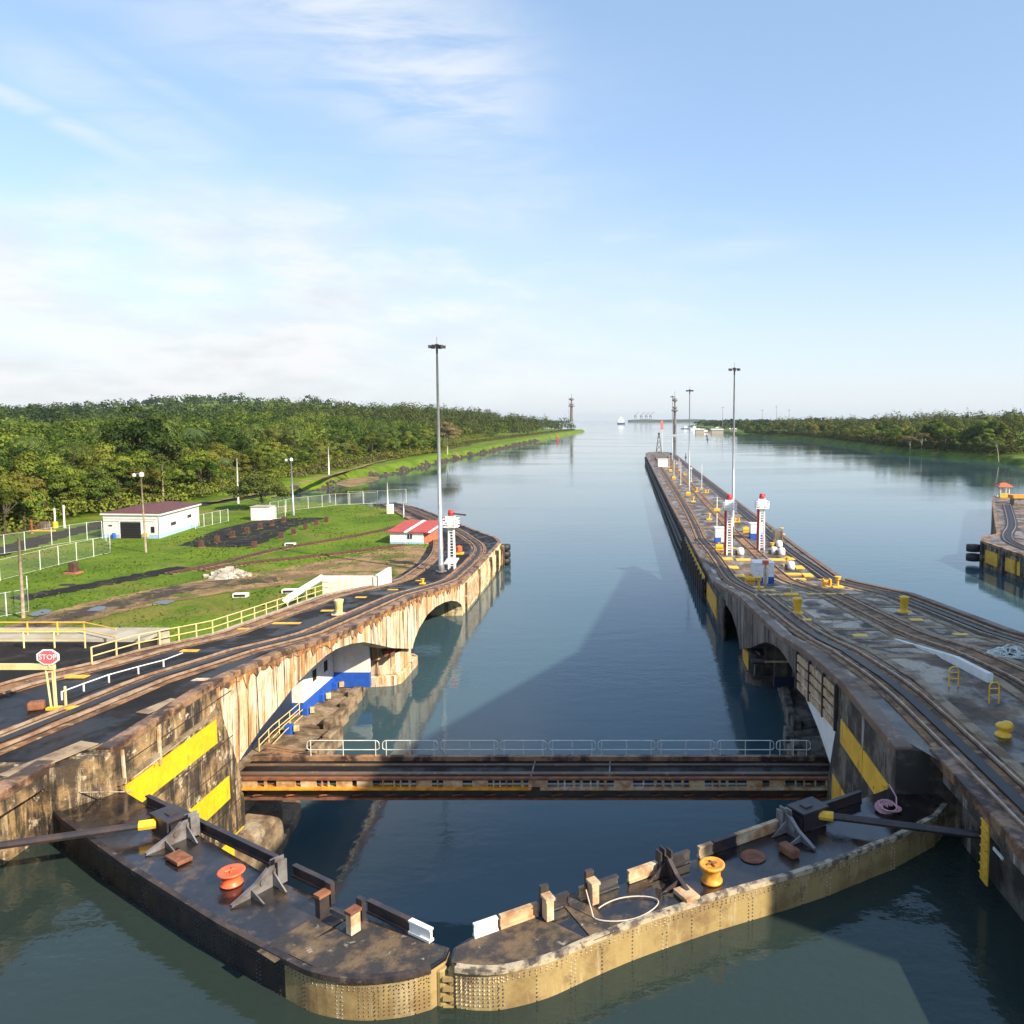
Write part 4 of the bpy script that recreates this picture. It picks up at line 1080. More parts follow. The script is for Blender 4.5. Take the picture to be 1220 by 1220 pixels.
MB().yz([(62, 1.2), (72.0, 1.2), (72.0, 7.8), (62, 8.4)], XR + 4.6, XR + 6.3).build('wall', 'wall_grey', H2)
for k, (px, py, lab) in enumerate(((345, 873, 'blue motor box on the left landing, nearest the footbridge'), (365, 851, 'blue motor box on the left landing, second from the footbridge'), (384, 834, 'blue motor box on the left landing below the small windows'), (400, 820, 'blue motor box on the left landing, farthest from the footbridge'))):
    x, y = at(px, py, 1.2)
    t = T('motor_box', lab, 'motor box', (x, y, 1.2), group='blue motor boxes on the left landing')
    MB().box(x - .3, x + .25, y - .35, y + .35, 1.1, 1.85).build('casing', 'blue', t, bevel=.05)
    MB().ob((x + .5, y + .1), (1, 0.5), .45, .3, 1.3, 1.8).build('gear_cover', 'wall_cream', t, bevel=.05)
t = T('handrail', 'cream pipe handrail stepping along the landing under the left wall', 'handrail', (XL - 3.0, 55, 1.2))
HP = [Vector((*at(px, py, 1.2), 1.2)) for px, py in ((309, 897), (325, 880), (346, 862), (375, 836), (412, 808))]
m = MB()
for z in (.55, 1.05): m.tube([q + Vector((0, 0, z)) for q in HP], .04, 6); m.tube([q + Vector((.9, .3, z)) for q in HP[:3]], .035, 6)
m.build('rail', 'cream_paint', t)
for q, d in along(HP, 1.9): MB().tube([(q.x, q.y, 1.0), (q.x, q.y, 2.3)], .04, 6).build('post', 'cream_paint', t)
t = T('motor_box', 'shaded blue motor box on the landing under the centre pier arch', 'motor box', (XR + 2.4, 68, 1.2))
x, y = at(943, 806, 1.2)
MB().box(x - .3, x + .3, y - .35, y + .35, 1.1, 1.9).build('casing', 'blue', t, bevel=.05)
MB().box(x - .2, x + .2, y - .9, y - .4, 1.1, 1.6).build('gear_cover', 'ledge_grey', t, bevel=.05)
t = T('pipe_arm', 'dark pipe sticking out under the arch of the centre pier', 'pipe', (XR + .5, 69, 5.4))
MB().tube([(XR + 3.0, 66.0, 5.6), (XR + .1, 66.3, 5.5)], .10, 8).build('pipe', 'rust_cream', t); MB().tube([(XR + .2, 66.3, 5.5), (XR - .9, 66.4, 5.5)], .22, 8).build('nozzle', 'steel_dark', t)

# ================================================================== VESSEL IN THE OTHER LANE (unseen, inferred from its shadow and shaped to cast it)
SH = T('ship', 'unseen tall white ship in the neighbouring lock lane, inferred and shaped from its shadow', 'ship', (48, 50, 0))
hull = [(36, -90), (62, -90), (64, 0), (63, 40), (60, 52), (54, 62), (47, 61), (42.5, 50), (34.4, 13), (33.6, 0), (34, -60)]
MB().prism(hull, -2, 13).build('hull', 'ship_blue', SH)
RG = []
for z_, tip_, sh_ in ((13, 62, .0), (22, 68, .1), (30, 78, .55), (36, 92, .85), (44, 106, 1.0)):  # bow raked with height so sun reaches the pier below it
    RG.append([(34.9, 7.2, z_), (35.0, 15.0, z_), (35 + (tip_ - 15) * .18, 15 + (tip_ - 15) * .40, z_), (35 + (tip_ - 15) * .245 - .6, tip_ - 6, z_), (35 + (tip_ - 15) * .245 + .6, tip_ - 1, z_), (35 + (tip_ - 15) * .245 + 2.5, tip_ - 6, z_), (62.0, min(60, tip_ - 14), z_), (63, 40, z_), (63, 7.2, z_)])
m = MB(); nR_ = len(RG[0])
for rg_ in RG: m.v += rg_
for a in range(len(RG) - 1):
    for b in range(nR_): m.f.append((a * nR_ + b, a * nR_ + (b + 1) % nR_, (a + 1) * nR_ + (b + 1) % nR_, (a + 1) * nR_ + b))
m.f += [tuple(range(nR_))[::-1], tuple((len(RG) - 1) * nR_ + b for b in range(nR_))]
m.build('superstructure', 'ship_white', SH)
for k in range(5):
    MB().bar([(34.95, 15.2, 15.5 + 2.9 * k), (42.6, 33.0, 15.5 + 2.9 * k)], .1, 0, 1.2).build('window_band', 'glass_dark', SH)
# ================================================================== MASTS, SIGNALS, BOLLARDS
def hgt(px, pyt, X, Y):                                          # height of a picture point above a known place
    return HC + ray(px, pyt)[1] * Y


def mast(base, ztop, label, r=.32, big=True):
    t = T('light_mast', label, 'light mast', base); h = ztop - base[2]
    MB().tube([(base[0], base[1], base[2]), (base[0], base[1], ztop)], r, 10, r * .38).build('pole', 'galv', t, smooth=True)
    MB().lathe([(r * 2.2, 0), (r * 2.2, .12), (r * 1.4, .2), (r * 1.3, .9), (r, 1.0)], base, 10).build('base', 'steel_grey', t)
    s = h / 32.0; hd = MB().lathe([(.15, -.9), (.15, .3), (.3 * s, .35), (.3 * s, .45), (.1, .5)], (base[0], base[1], ztop), 10).build('crown', 'steel_dark', t)
    for k in range(6):
        a = k * math.pi / 3 + .3; R_ = .95 * s; x = base[0] + R_ * math.cos(a); y = base[1] + R_ * math.sin(a)
        MB().tube([(base[0], base[1], ztop + .3), (x, y, ztop + .2)], .06, 5).ob((x, y), (math.cos(a), math.sin(a)), .5 * s, .42 * s, ztop - .1, ztop + .3).build('floodlight', 'steel_dark', t)
    MB().tube([(base[0], base[1], ztop), (base[0], base[1], ztop + 1.5 * s)], .04, 5).build('lightning_rod', 'steel_grey', t)
    return t


b = dk(525.5, 681); mast(b, hgt(521, 414, *b[:2]), 'tallest light mast, standing on the left quay beside the white signal ladder', .36)
b = dk(873, 633); mast(b, hgt(872.5, 441, *b[:2]), 'light mast on the centre pier behind the nearer red and white signal tower', .30)
b = dk(821, 588); mast(b, hgt(822, 466, *b[:2]), 'slim light mast halfway along the centre pier', .26)
b = dk(801, 550); mast(b, hgt(801, 473, *b[:2]), 'faint light mast near the far tip of the centre pier', .26)


def signal(base, ztop, label, red=True, off=1.0):
    t = T('signal_tower', label, 'signal tower', base); x, y, z = base; h = ztop - z; w = .42
    for s in ((-w, -w), (w, -w), (w, w), (-w, w)):
        MB().tube([(x + s[0] * off, y + s[1], z), (x + s[0] * .8, y + s[1] * .8, ztop - 2.2)], .13 if red else .10, 5).build('leg', 'white_clean', t)
    m = MB()
    for k in range(int((h - 2.4) / .42)): m.tube([(x - w * .9, y - w, z + .5 + .42 * k), (x + w * .9, y - w, z + .5 + .42 * k)], .06, 5)
    m.build('ladder', 'white_clean', t)
    if red: MB().box(x - w - .35, x - w + .15, y - .25, y + .25, z + .1, ztop - 2.2).build('red_panel', 'red', t)
    m = MB(); m.box(x - 1.05, x + 1.05, y - .9, y + .9, ztop - 2.2, ztop - 2.08)
    pf = m.build('platform', 'white_clean', t)
    m = MB()
    for a, b_ in (((-1.02, -.86), (1.02, -.86)), ((1.02, -.86), (1.02, .86)), ((-1.02, .86), (1.02, .86)), ((-1.02, -.86), (-1.02, .86))):
        for zz_ in (.35, .7, 1.1): m.tube([(x + a[0], y + a[1], ztop - 2.1 + zz_), (x + b_[0], y + b_[1], ztop - 2.1 + zz_)], .07, 5)
        m.tube([(x + a[0], y + a[1], ztop - 2.1), (x + a[0], y + a[1], ztop - 1.0)], .07, 5)
    m.tube([(x + 0, y - .86, ztop - 2.1), (x, y - .86, ztop - 1)], .07, 5); m.build('platform_rail', 'white_clean', pf)
    MB().box(x - .75, x + .6, y - .5, y + .4, ztop - 2.05, ztop - .6).build('lamp_housing', 'white_clean', t, bevel=.05)
    rr = MB().lathe([(.05, -.55), (.4, -.5), (.46, 0), (.36, .45), (.05, .5)], (x, y, ztop - .2), 12).build('arrow_hub', 'red', t, smooth=True)
    MB().tube([(x, y - .2, ztop - .2), (x + (2.2 if not red else .5), y - .2, ztop - (.45 if not red else -.1))], .13, 6).build('arrow_arm', 'steel_dark' if not red else 'red', rr)
    return t


b = dk(868.5, 661); signal(b, hgt(868, 591, *b[:2]), 'red and white signal tower on the centre pier, nearer and further left')
b = dk(907, 655); signal(b, hgt(908, 590, *b[:2]), 'red and white signal tower on the centre pier, right of the light mast')
b = dk(533, 678); signal((b[0] + .6, b[1] + .3, b[2]), hgt(538, 610, *b[:2]), 'white ladder signal tower with a red arrow on the left quay beside the tallest mast', False)


def bollard(base, label, s=1.0, mt='yellow_paint', group=None):
    t = T('bollard', label, 'bollard', base, group=group); x, y, z = base
    MB().lathe([(.52 * s, -.04), (.52 * s, .08 * s), (.30 * s, .12 * s), (.30 * s, .3 * s), (.33 * s, .9 * s), (.42 * s, 1.25 * s), (.42 * s, 1.32 * s), (.3 * s, 1.36 * s)], (x, y, z), 16).build('post', mt, t, smooth=True)
    MB().lathe([(.68 * s, -.06), (.68 * s, .05)], (x, y, z), 8).build('base_plate', mt, t)
    return t


bollard(dk(404, 732), 'cream yellow bollard alone on the black deck of the left quay', 1.0, 'cream_paint')
bollard(dk(950, 731), 'yellow bollard on the left side of the centre pier', 1.05)
bollard(dk(1077, 729), 'yellow bollard near the right edge of the centre pier', 1.05)
b = dk(1195, 876); t = T('mooring_bollard', 'squat yellow mooring bollard with a double knob at the right edge of the photo', 'bollard', b)
MB().lathe([(.36, -.05), (.36, .06), (.22, .12), (.20, .25), (.30, .36), (.33, .46), (.24, .54), (.05, .56)], b, 18).build('post', 'yellow_paint', t, smooth=True)
MB().lathe([(.16, -.22), (.25, -.15), (.25, .15), (.16, .22)], (b[0] + .22, b[1] + .1, b[2] + .36), 12).build('knob', 'yellow_paint', t, smooth=True)
for px, py, lab in ((1136, 818, 'yellow ladder hoop by the white ramp wall, left one'), (1184, 838, 'yellow ladder hoop by the white ramp wall, right one')):
    x, y, z = dk(px, py); t = T('ladder_hoop', lab, 'ladder hoop', (x, y, z), group='yellow ladder hoops on the centre pier')
    MB().tube([(x - .24, y, z), (x - .24, y, z + .85)] + [(x + .24 * math.cos(a), y, z + .85 + .22 * math.sin(a)) for a in np.linspace(math.pi, 0, 8)] + [(x + .24, y, z)], .04, 6).build('hoop', 'yellow_paint', t)
    MB().tube([(x - .24, y, z + .42), (x + .24, y, z + .42)], .03, 6).tube([(x - .24, y, z + .75), (x + .24, y, z + .75)], .03, 6).build('rung', 'yellow_paint', t)


def kiosk(px, py, w_, d_, h_, label, rz=0.0):
    x, y, z = dk(px, py); t = T('equipment_cabin', label, 'cabin', (x, y, z))
    MB().box(x - w_ / 2, x + w_ / 2, y - d_ / 2, y + d_ / 2, z + h_ * .36, z + h_).build('wall', 'white_clean', t, bevel=.03)
    MB().box(x - w_ / 2 - .01, x + w_ / 2 + .01, y - d_ / 2 - .01, y + d_ / 2 + .01, z - .15, z + h_ * .36).build('base_band', 'blue', t)
    MB().box(x - w_ / 2 - .08, x + w_ / 2 + .08, y - d_ / 2 - .08, y + d_ / 2 + .08, z + h_, z + h_ + .1).build('roof', 'white_clean', t)
    MB().box(x - .1, x + .55, y - d_ / 2 - .04, y - d_ / 2, z + .1, z + h_ * .8).build('door', 'pale_paint', t)
    return t


kiosk(908, 694, 2.6, 2.6, 2.7, 'white and blue cabin standing alone between the tracks of the centre pier')
kiosk(859, 646, 2.2, 1.6, 2.6, 'small white and navy cabin behind the left red and white signal tower')
kiosk(901, 641, 2.4, 2.2, 2.7, 'white and navy cabin beside the right red and white signal tower')


def yellow_gear(base, label, k):
    """deck fittings: fairlead pedestal / valve stand / winch"""
    t = T(('valve_stand', 'fairlead', 'hand_winch')[k], label, ('valve', 'fairlead', 'winch')[k], base, group='yellow deck fittings on the centre pier'); x, y, z = base
    MB().box(x - .65, x + .65, y - .5, y + .5, z - .05, z + .18).build('base_plate', 'yellow_paint', t, bevel=.03)
    if k == 0:
        MB().lathe([(.16, .1), (.14, .9), (.3, .95), (.3, 1.15), (.1, 1.2)], base, 10).build('stem', 'yellow_paint', t)
        MB().lathe([(.05, 1.2), (.4, 1.25), (.4, 1.33), (.05, 1.35)], base, 12).build('handwheel', 'yellow_paint', t)
    elif k == 1:
        for s in (-.4, .4): MB().box(x + s - .1, x + s + .1, y - .4, y + .4, z + .18, z + .95).build('cheek', 'yellow_paint', t, bevel=.04)
        MB().tube([(x - .4, y, z + .6), (x + .4, y, z + .6)], .26, 10).build('roller', 'orange', t)
    else:
        MB().tube([(x - .6, y, z + .55), (x + .6, y, z + .55)], .38, 12).build('drum', 'yellow_paint', t)
        MB().box(x - .2, x + .2, y + .3, y + .6, z + .2, z + 1.15).build('gearbox', 'orange', t)
    return t


PLACE = [('beside the two yellow plates left of the white and blue cabin', 894, 695, 2), ('just in front of the white and blue cabin', 904, 701, 0), ('right of the white cabin by a long yellow plate', 938, 674, 0),
         ('on the right side of the pier before the long yellow bar', 985, 699, 1), ('right of the fairlead at the outer track', 998, 700, 0), ('left of the right signal tower', 889, 634, 2),
         ('behind the left signal tower, with a red top', 845, 619, 0), ('behind the nearer light mast', 878, 622, 1), ('at the foot of the left signal tower', 857, 655, 2), ('by the air conditioners at the right tower', 920, 656, 0),
         ('on the outer edge beyond the right tower', 931, 637, 0), ('left of the slim mast', 820, 590, 2), ('beside the slim mast foot', 830, 586, 0), ('right of the slim mast near the outer track', 842, 587, 1),
         ('between the masts on the inner side', 826, 598, 0), ('further along behind the slim mast, left', 799, 562, 2), ('further along behind the slim mast, right', 816, 566, 1), ('close to the far white cabin', 795, 551, 0),
         ('on the outer side near the far tip', 806, 553, 0), ('in the middle near the far tip', 803, 571, 2)]
for txt, px, py, k in PLACE:
    yellow_gear(dk(px, py), 'yellow ' + ('valve stand ', 'fairlead ', 'hand winch ')[k] + txt, k)
for px, py, lab in ((882, 661, 'white domed fan unit in front of the left signal tower'), (922, 660, 'white domed fan unit below the right tower, left of a pair'), (931, 661, 'white domed fan unit below the right tower, right of a pair'),
                    (928, 652, 'white domed fan unit beside a grey box at the right tower'), (942, 678, 'white domed fan unit lying between yellow plates near the outer track')):
    x, y, z = dk(px, py); t = T('fan_unit', lab, 'fan', (x, y, z), group='white fan units on the centre pier')
    MB().lathe([(.55, -.05), (.62, .3), (.6, .8), (.45, 1.1), (.15, 1.2)], (x, y, z), 14).build('casing', 'white', t, smooth=True)
    MB().ob((x - .6, y), (1, 0), .5, .6, z - .05, z + .7).build('motor', 'steel_dark', t)
x, y, z = dk(926, 645); t = T('control_box', 'grey control box on the outer side behind the right signal tower', 'box', (x, y, z)); MB().box(x - .9, x + .9, y - .6, y + .6, z, z + 2.3).build('casing', 'steel_grey', t, bevel=.04); MB().box(x - .7, x + .7, y - .65, y - .6, z + .3, z + 2.0).build('door', 'wall_grey', t)
LP = [(854, 632, 592, 'with a yellow box by the signal tower'), (836, 582, 553, 'near the outer track beyond the slim mast'), (823.5, 574, 559, 'short, with a white head'), (811, 578, 550, 'by the inner track, behind the slim mast'),
      (803, 568, 548, 'second from the far white cabin'), (797, 557, 540, 'nearest the far white cabin'), (809, 561, 546, 'at the outer side near the far tip')]
for px, py, pt, lab in LP:
    x, y, z = dk(px, py); zt = hgt(px, pt, x, y); t = T('marker_post', 'thin white marker post on the centre pier, ' + lab, 'post', (x, y, z), group='thin marker posts on the centre pier')
    MB().tube([(x, y, z), (x, y, zt)], .09, 6).build('post', 'white', t); MB().ob((x, y), (1, 0), .9, .7, z - .05, z + .25).build('base', 'yellow_paint', t)
    if 'box' in lab: MB().box(x - .6, x + .6, y - .4, y + .4, z + (zt - z) * .58, z + (zt - z) * .66).build('box', 'yellow_paint', t)
    if 'head' in lab: MB().box(x - .3, x + .3, y - .3, y + .3, zt, zt + .6).build('head', 'white_clean', t)
x, y, z = dk(943, 710); zt = hgt(943, 693, x, y); t = T('marker_post', 'thin cream post on a yellow foot in front of the long yellow bar', 'post', (x, y, z)); MB().tube([(x, y, z), (x, y, zt)], .05, 6).build('post', 'cream_paint', t); MB().box(x - .75, x + .75, y - .5, y + .5, z - .05, z + .25).build('base', 'yellow_paint', t, bevel=.04)
x, y, z = dk(910, 698); t = T('marker_post', 'pinkish post right in front of the white and blue cabin', 'post', (x, y, z)); MB().tube([(x, y - 1.0, z), (x, y - 1.0, z + 3.0)], .14, 8).build('post', 'rust_cream', t); MB().lathe([(.1, 0), (.4, .05), (.4, .5), (.1, .55)], (x, y - 1.0, z + 2.8), 10).build('head', 'redorange', t)
# heap of cable at the right edge
x, y, z = dk(1203, 781); P = []
rc = random.Random(11)
for k in range(160):
    a = k * .55; r = rc.uniform(.25, 1.25); P.append((x + 1.25 * r * math.cos(a), y + .8 * r * math.sin(a), z + .08 + max(0, .6 * (1.25 - r)) * rc.random()))
t = T('cable_heap', 'tangled heap of pale cable on the outer track at the right edge of the photo', 'cable', (x, y, z)); MB().tube(P, .055, 5).build('cable', 'pale_paint', t); MB().lathe([(1.0, -.05), (.7, .25), (.2, .38)], (x, y, z), 9).build('hose', 'rubber', t)
# far tip of the pier: lattice light, white cabin, crane
x, y, z = dk(789.5, 556); t = T('equipment_cabin', 'white cabin at the far tip of the centre pier', 'cabin', (x, y, z)); MB().box(x - 2.2, x + 2.2, y - 2, y + 2, z, z + 3.4).build('wall', 'white_clean', t); MB().box(x - 2.4, x + 2.4, y - 2.2, y + 2.2, z + 3.4, z + 3.7).build('roof', 'pale_paint', t)
x, y, z = dk(785, 548); zt = hgt(785, 518, x, y); t = T('lattice_tower', 'dark lattice beacon tower at the far tip of the centre pier', 'beacon tower', (x, y, z))
m = MB()
for sx, sy in ((-1, -1), (1, -1), (1, 1), (-1, 1)): m.tube([(x + 2.0 * sx, y + 2.0 * sy, z), (x + .3 * sx, y + .3 * sy, zt)], .18, 5)
for k in range(5):
    f = k / 5; g_ = 2.0 - 1.7 * f; f2 = (k + 1) / 5; g2 = 2.0 - 1.7 * f2; m.tube([(x - g_, y - g_, z + (zt - z) * f), (x + g2, y - g2, z + (zt - z) * f2)], .12, 4).tube([(x + g_, y - g_, z + (zt - z) * f), (x - g2, y - g2, z + (zt - z) * f2)], .12, 4)
m.build('frame', 'steel_dark', t); MB().box(x - 2.6, x + 2.6, y - 2.3, y + 2.3, z + 1.5, z + 3.6).build('deck_house', 'steel_grey', t); MB().lathe([(.5, 0), (.6, .8), (.1, 1.3)], (x, y, zt), 8).build('lamp', 'steel_dark', t)
x, y, z = dk(788.5, 545); zt = hgt(788.5, 501, x, y); t = T('beacon_mast', 'slender mast with a red board behind the lattice tower on the pier tip', 'mast', (x, y, z)); MB().tube([(x, y, z), (x, y, zt)], .22, 6).build('pole', 'pale_paint', t); MB().box(x - .7, x + .7, y - .1, y + .1, zt - 5.2, zt).build('red_board', 'red', t)
x, y, z = dk(798, 546); t = T('capstan', 'black capstan block at the far tip of the centre pier', 'capstan', (x, y, z)); MB().lathe([(1.4, 0), (1.2, 1), (.8, 2.0), (1.3, 2.6), (.3, 3.0)], (x, y, z), 10).build('drum', 'steel_dark', t); MB().lathe([(1.8, -.05), (1.8, .3)], (x, y, z), 10).build('base', 'rust', t)
# far right quay: orange roofed shelter and boxes
x, y = at(1195, 592, 4.3); t = T('shelter', 'little orange roofed shelter on the far right quay', 'shelter', (x, y, 4.3))
for sx, sy in ((-1, -1), (1, -1), (1, 1), (-1, 1)): MB().tube([(x + 1.2 * sx, y + 1 * sy, 4.3), (x + 1.2 * sx, y + 1 * sy, 7.2)], .12, 5).build('post', 'white', t)
MB().prism([(x - 2, y - 1.7), (x + 2, y - 1.7), (x + 2, y + 1.7), (x - 2, y + 1.7)], 7.2, [7.3] * 4).add([(x - 2, y - 1.7, 7.3), (x + 2, y - 1.7, 7.3), (x + 2, y + 1.7, 7.3), (x - 2, y + 1.7, 7.3), (x - .7, y, 8.3), (x + .7, y, 8.3)], [(0, 1, 5, 4), (1, 2, 5), (2, 3, 4, 5), (3, 0, 4)]).build('roof', 'redorange', t)
MB().box(x - 1.5, x + 1.2, y - 1.5, y - 1, 4.3, 5.4).build('counter', 'yellow_worn', t)
x, y = at(1213, 600, 4.3); t = T('signal_box', 'orange topped box beside the shelter on the far right quay', 'box', (x, y, 4.3)); MB().box(x - 1.6, x + 1.6, y - 1.2, y + 1.2, 4.3, 5.8).build('cabinet', 'steel_grey', t); MB().box(x - 2.0, x + 2.0, y - 1.5, y + 1.5, 5.8, 6.6).build('lid', 'orange', t)

# ---- left quay items
t = T('railing', 'long yellow pipe railing along the back edge of the left quay', 'railing', (-31.4, 60, 9.5))
ptsr = [(y, zd(y)) for y in np.arange(45.8, 92, 2.25)]
for (h_) in (.55, 1.08): MB().tube([(back(y) + .12, y, z + h_) for y, z in ptsr], .04, 6).build('rail', 'cream_paint', t)
pst = None
for y, z in ptsr:
    o = MB().tube([(back(y) + .12, y, z), (back(y) + .12, y, z + 1.1)], .05, 6).build('post', 'cream_paint', t)
MB().bar([(back(y) + .12, y, z) for y, z in ptsr], .25, 0, .12).build('kerb', 'pavement', t)
t = T('railing', 'yellow railing across the raised road at the left edge of the photo', 'railing', (-36, 50, 11.5))
xs_ = np.arange(-56, -33.5, 1.95)
for h_ in (.5, 1.05): MB().tube([(x, 49.8, 11.5 + h_) for x in xs_], .04, 6).build('rail', 'cream_paint', t)
for x in xs_: MB().tube([(x, 49.8, 11.5), (x, 49.8, 12.58)], .05, 6).build('post', 'cream_paint', t)
t = T('railing', 'second yellow railing behind the stop sign at the far edge of the raised road', 'railing', (-38, 52.3, 11.6))
for h_ in (.4, .95): MB().tube([(x, 52.2, 11.6 + h_) for x in (-45, -40, -36.2)] + [(-33.0, 50.5, 11.6 + h_)], .04, 6).build('rail', 'yellow_paint', t)
for x in (-45, -42.5, -40, -38, -36.2): MB().tube([(x, 52.2, 11.5), (x, 52.2, 12.6)], .05, 6).build('post', 'yellow_paint', t)
# barrier arm with its stop sign
b = dk(66, 845); x, y, z = b; t = T('road_barrier', 'yellow lifting road barrier frame on the left quay beside the stop sign', 'barrier', b)
for dx_ in (-.32, 0, .1): MB().tube([(x + dx_ * .6, y, z), (x + dx_ - .05, y, z + 2.15)], .05, 6).build('post', 'cream_paint', t)
MB().tube([(x + .45, y + .1, z), (x + .45, y + .1, z + 1.1)], .06, 6).build('counterweight_post', 'cream_paint', t)
MB().box(x - 9, x + .08, y - .09, y + .09, z + 1.98, z + 2.25).build('arm', 'cream_paint', t)
MB().box(x - .35, x + 1.2, y - .18, y + .18, z, z + .12).build('base', 'yellow_paint', t)
MB().ob((x - .9, y), (1, .4), .7, .5, z, z + .4).build('drive_motor', 'rust', t, bevel=.08)
s_ = T('stop_sign', 'red and white octagonal stop sign on the yellow barrier frame', 'stop sign', (x - .12, y - .12, z + 2.55))
oc = [(math.cos(R(22.5 + 45 * k)), math.sin(R(22.5 + 45 * k))) for k in range(8)]


def octo(r, y0, y1, m_, nm):
    m = MB(); vs = [(x - .12 + r * 1.25 * c, y0, z + 2.62 + r * .86 * s) for c, s in oc] + [(x - .12 + r * 1.25 * c, y1, z + 2.62 + r * .86 * s) for c, s in oc]
    m.add(vs, [tuple(range(8)), tuple(range(8, 16))[::-1]] + [(i, (i + 1) % 8, 8 + (i + 1) % 8, 8 + i) for i in range(8)]); return m.build(nm, m_, s_)


octo(.47, y - .14, y - .11, 'white_clean', 'border'); octo(.39, y - .155, y - .14, 'sign_red', 'face')
me = text_mesh('STOP', .36, .004); me.materials.append(MATS['white_clean']); o = bpy.data.objects.new('lettering', me); COL.objects.link(o); o.parent = s_
o.matrix_local = wm(s_).inverted() @ (Matrix.Translation((x - .12, y - .162, z + 2.62)) @ Matrix.Rotation(R(90), 4, 'X'))
MB().tube([(x - .1, y - .1, z + 2.1), (x - .1, y - .1, z + 2.5)], .04, 6).build('post', 'cream_paint', s_)
# low white rail in the deck slot
t = T('guard_rail', 'low broken white rail beside a slot in the left quay deck', 'guard rail', dk(150, 810))
Pq = [dk(px, py) for px, py in ((74, 834), (100, 824), (130, 813), (165, 803), (195, 795), (218, 786))]
MB().tube([(a, b_, c_ + .42) for a, b_, c_ in Pq], .032, 6).build('rail', 'white', t)
for a, b_, c_ in Pq[:-1]: MB().tube([(a, b_, c_), (a, b_, c_ + .45)], .045, 6).build('post', 'white', t)
MB().add([(a - .1, b_ + .1, c_ + .02) for a, b_, c_ in Pq] + [(a + .4, b_ + .15, c_ + .02) for a, b_, c_ in Pq[::-1]], [tuple(range(12))]).build('slot', 'dark_hole', t)
x, y, z = dk(547, 660); t = T('arrow_board', 'small red marker on a yellow foot between the curving tracks of the left quay', 'marker', (x, y, z)); MB().box(x - .7, x + .7, y - .6, y + .6, z, z + .25).build('base', 'yellow_paint', t); MB().lathe([(.1, .25), (.5, .5), (.5, 1.2), (.1, 1.4)], (x, y, z), 8).build('head', 'redorange', t); MB().tube([(x, y, z + 1.2), (x - .3, y, z + 2.6)], .08, 5).build('arm', 'steel_dark', t)
x, y, z = dk(503.5, 696); t = T('deck_cleat', 'tiny yellow cleat at the edge of the left quay before the tallest mast', 'cleat', (x, y, z)); MB().box(x - .35, x + .35, y - .3, y + .3, z, z + .15).build('base', 'yellow_paint', t); MB().lathe([(.15, .1), (.2, .6), (.3, .7), (.05, .75)], (x, y, z), 8).build('knob', 'yellow_paint', t)
x, y, z = dk(538, 669); t = T('hatch_cover', 'white hatch slab on the left quay right of the signal ladder', 'hatch', (x, y, z)); MB().ob((x, y), (1, .1), 1.8, 4.5, z, z + .18).build('slab', 'pale_paint', t); MB().ob((x, y), (1, .1), .4, .2, z + .18, z + .3).build('handle', 'steel_grey', t)
# stairwell
t = T('stairwell', 'white walled stairwell with a sloping white parapet behind the left quay', 'stairwell', (-38, 96, 4.2))
x0, y0 = at(384, 697, 6.0); x1, y1 = at(449, 697, 6.0)
MB().box(x0, x1, y0, y0 + .4, 3.5, hgt(400, 686.5, x0, y0)).build('wall', 'white', t)
MB().box(x1 - .4, x1, y0 - .1, y0 + 6, 3.5, hgt(400, 686.5, x0, y0)).build('side_wall', 'white', t)
xa, ya = at(327, 729, 8.4); m = MB(); m.tube([(x0, y0 - .2, 6.9), (-33.2, 76.5, 8.5)], .45, 4); m.build('parapet', 'white', t)
m = MB()
for h_ in (.6, 1.2): m.tube([(x0 + .6, y0 - 2, 5.6 + h_), (-31.9, 84, 7.5 + h_)], .04, 5)
m.build('stair_rail', 'cream_paint', t)
# ---- lawn
t = T('warehouse', 'white store house with a low maroon roof and dark garage door on the lawn', 'building', lw(123, 641)); 
WA = Vector((-96.9, 146.2, LAWN)); u = Vector((10.8, -0.9, 0)); v = Vector((-2.2, 17.6, 0)); hh = 4.3; un = u.normalized(); vn = v.normalized()


def W(a, b_, c): q = WA + u * a + v * b_; return (q.x, q.y, LAWN + c)


MB().prism([W(0, 0, 0)[:2], W(1, 0, 0)[:2], W(1, 1, 0)[:2], W(0, 1, 0)[:2]], LAWN + .7, [LAWN + hh, LAWN + hh, LAWN + hh, LAWN + hh]).build('wall', 'white', t)
MB().prism([W(-.002, -.002, 0)[:2], W(1.003, -.002, 0)[:2], W(1.003, 1.002, 0)[:2], W(-.002, 1.002, 0)[:2]], LAWN - .2, LAWN + .7).build('base_band', 'pale_blue', t)
ov = [W(-.04, -.014, 0), W(1.05, -.014, 0), W(1.05, 1.03, 0), W(-.04, 1.03, 0)]
MB().prism([p[:2] for p in ov], LAWN + hh, LAWN + hh + .28).build('fascia', 'white', t)
m = MB(); m.add([(ov[0][0], ov[0][1], LAWN + hh + .29), (ov[1][0], ov[1][1], LAWN + hh + .29), (ov[2][0], ov[2][1], LAWN + hh + .29), (ov[3][0], ov[3][1], LAWN + hh + .29), W(.5, .06, hh + .95), W(.5, .94, hh + .95)], [(0, 1, 4), (1, 2, 5, 4), (2, 3, 5), (3, 0, 4, 5)]); m.build('roof', 'roof_brown', t)


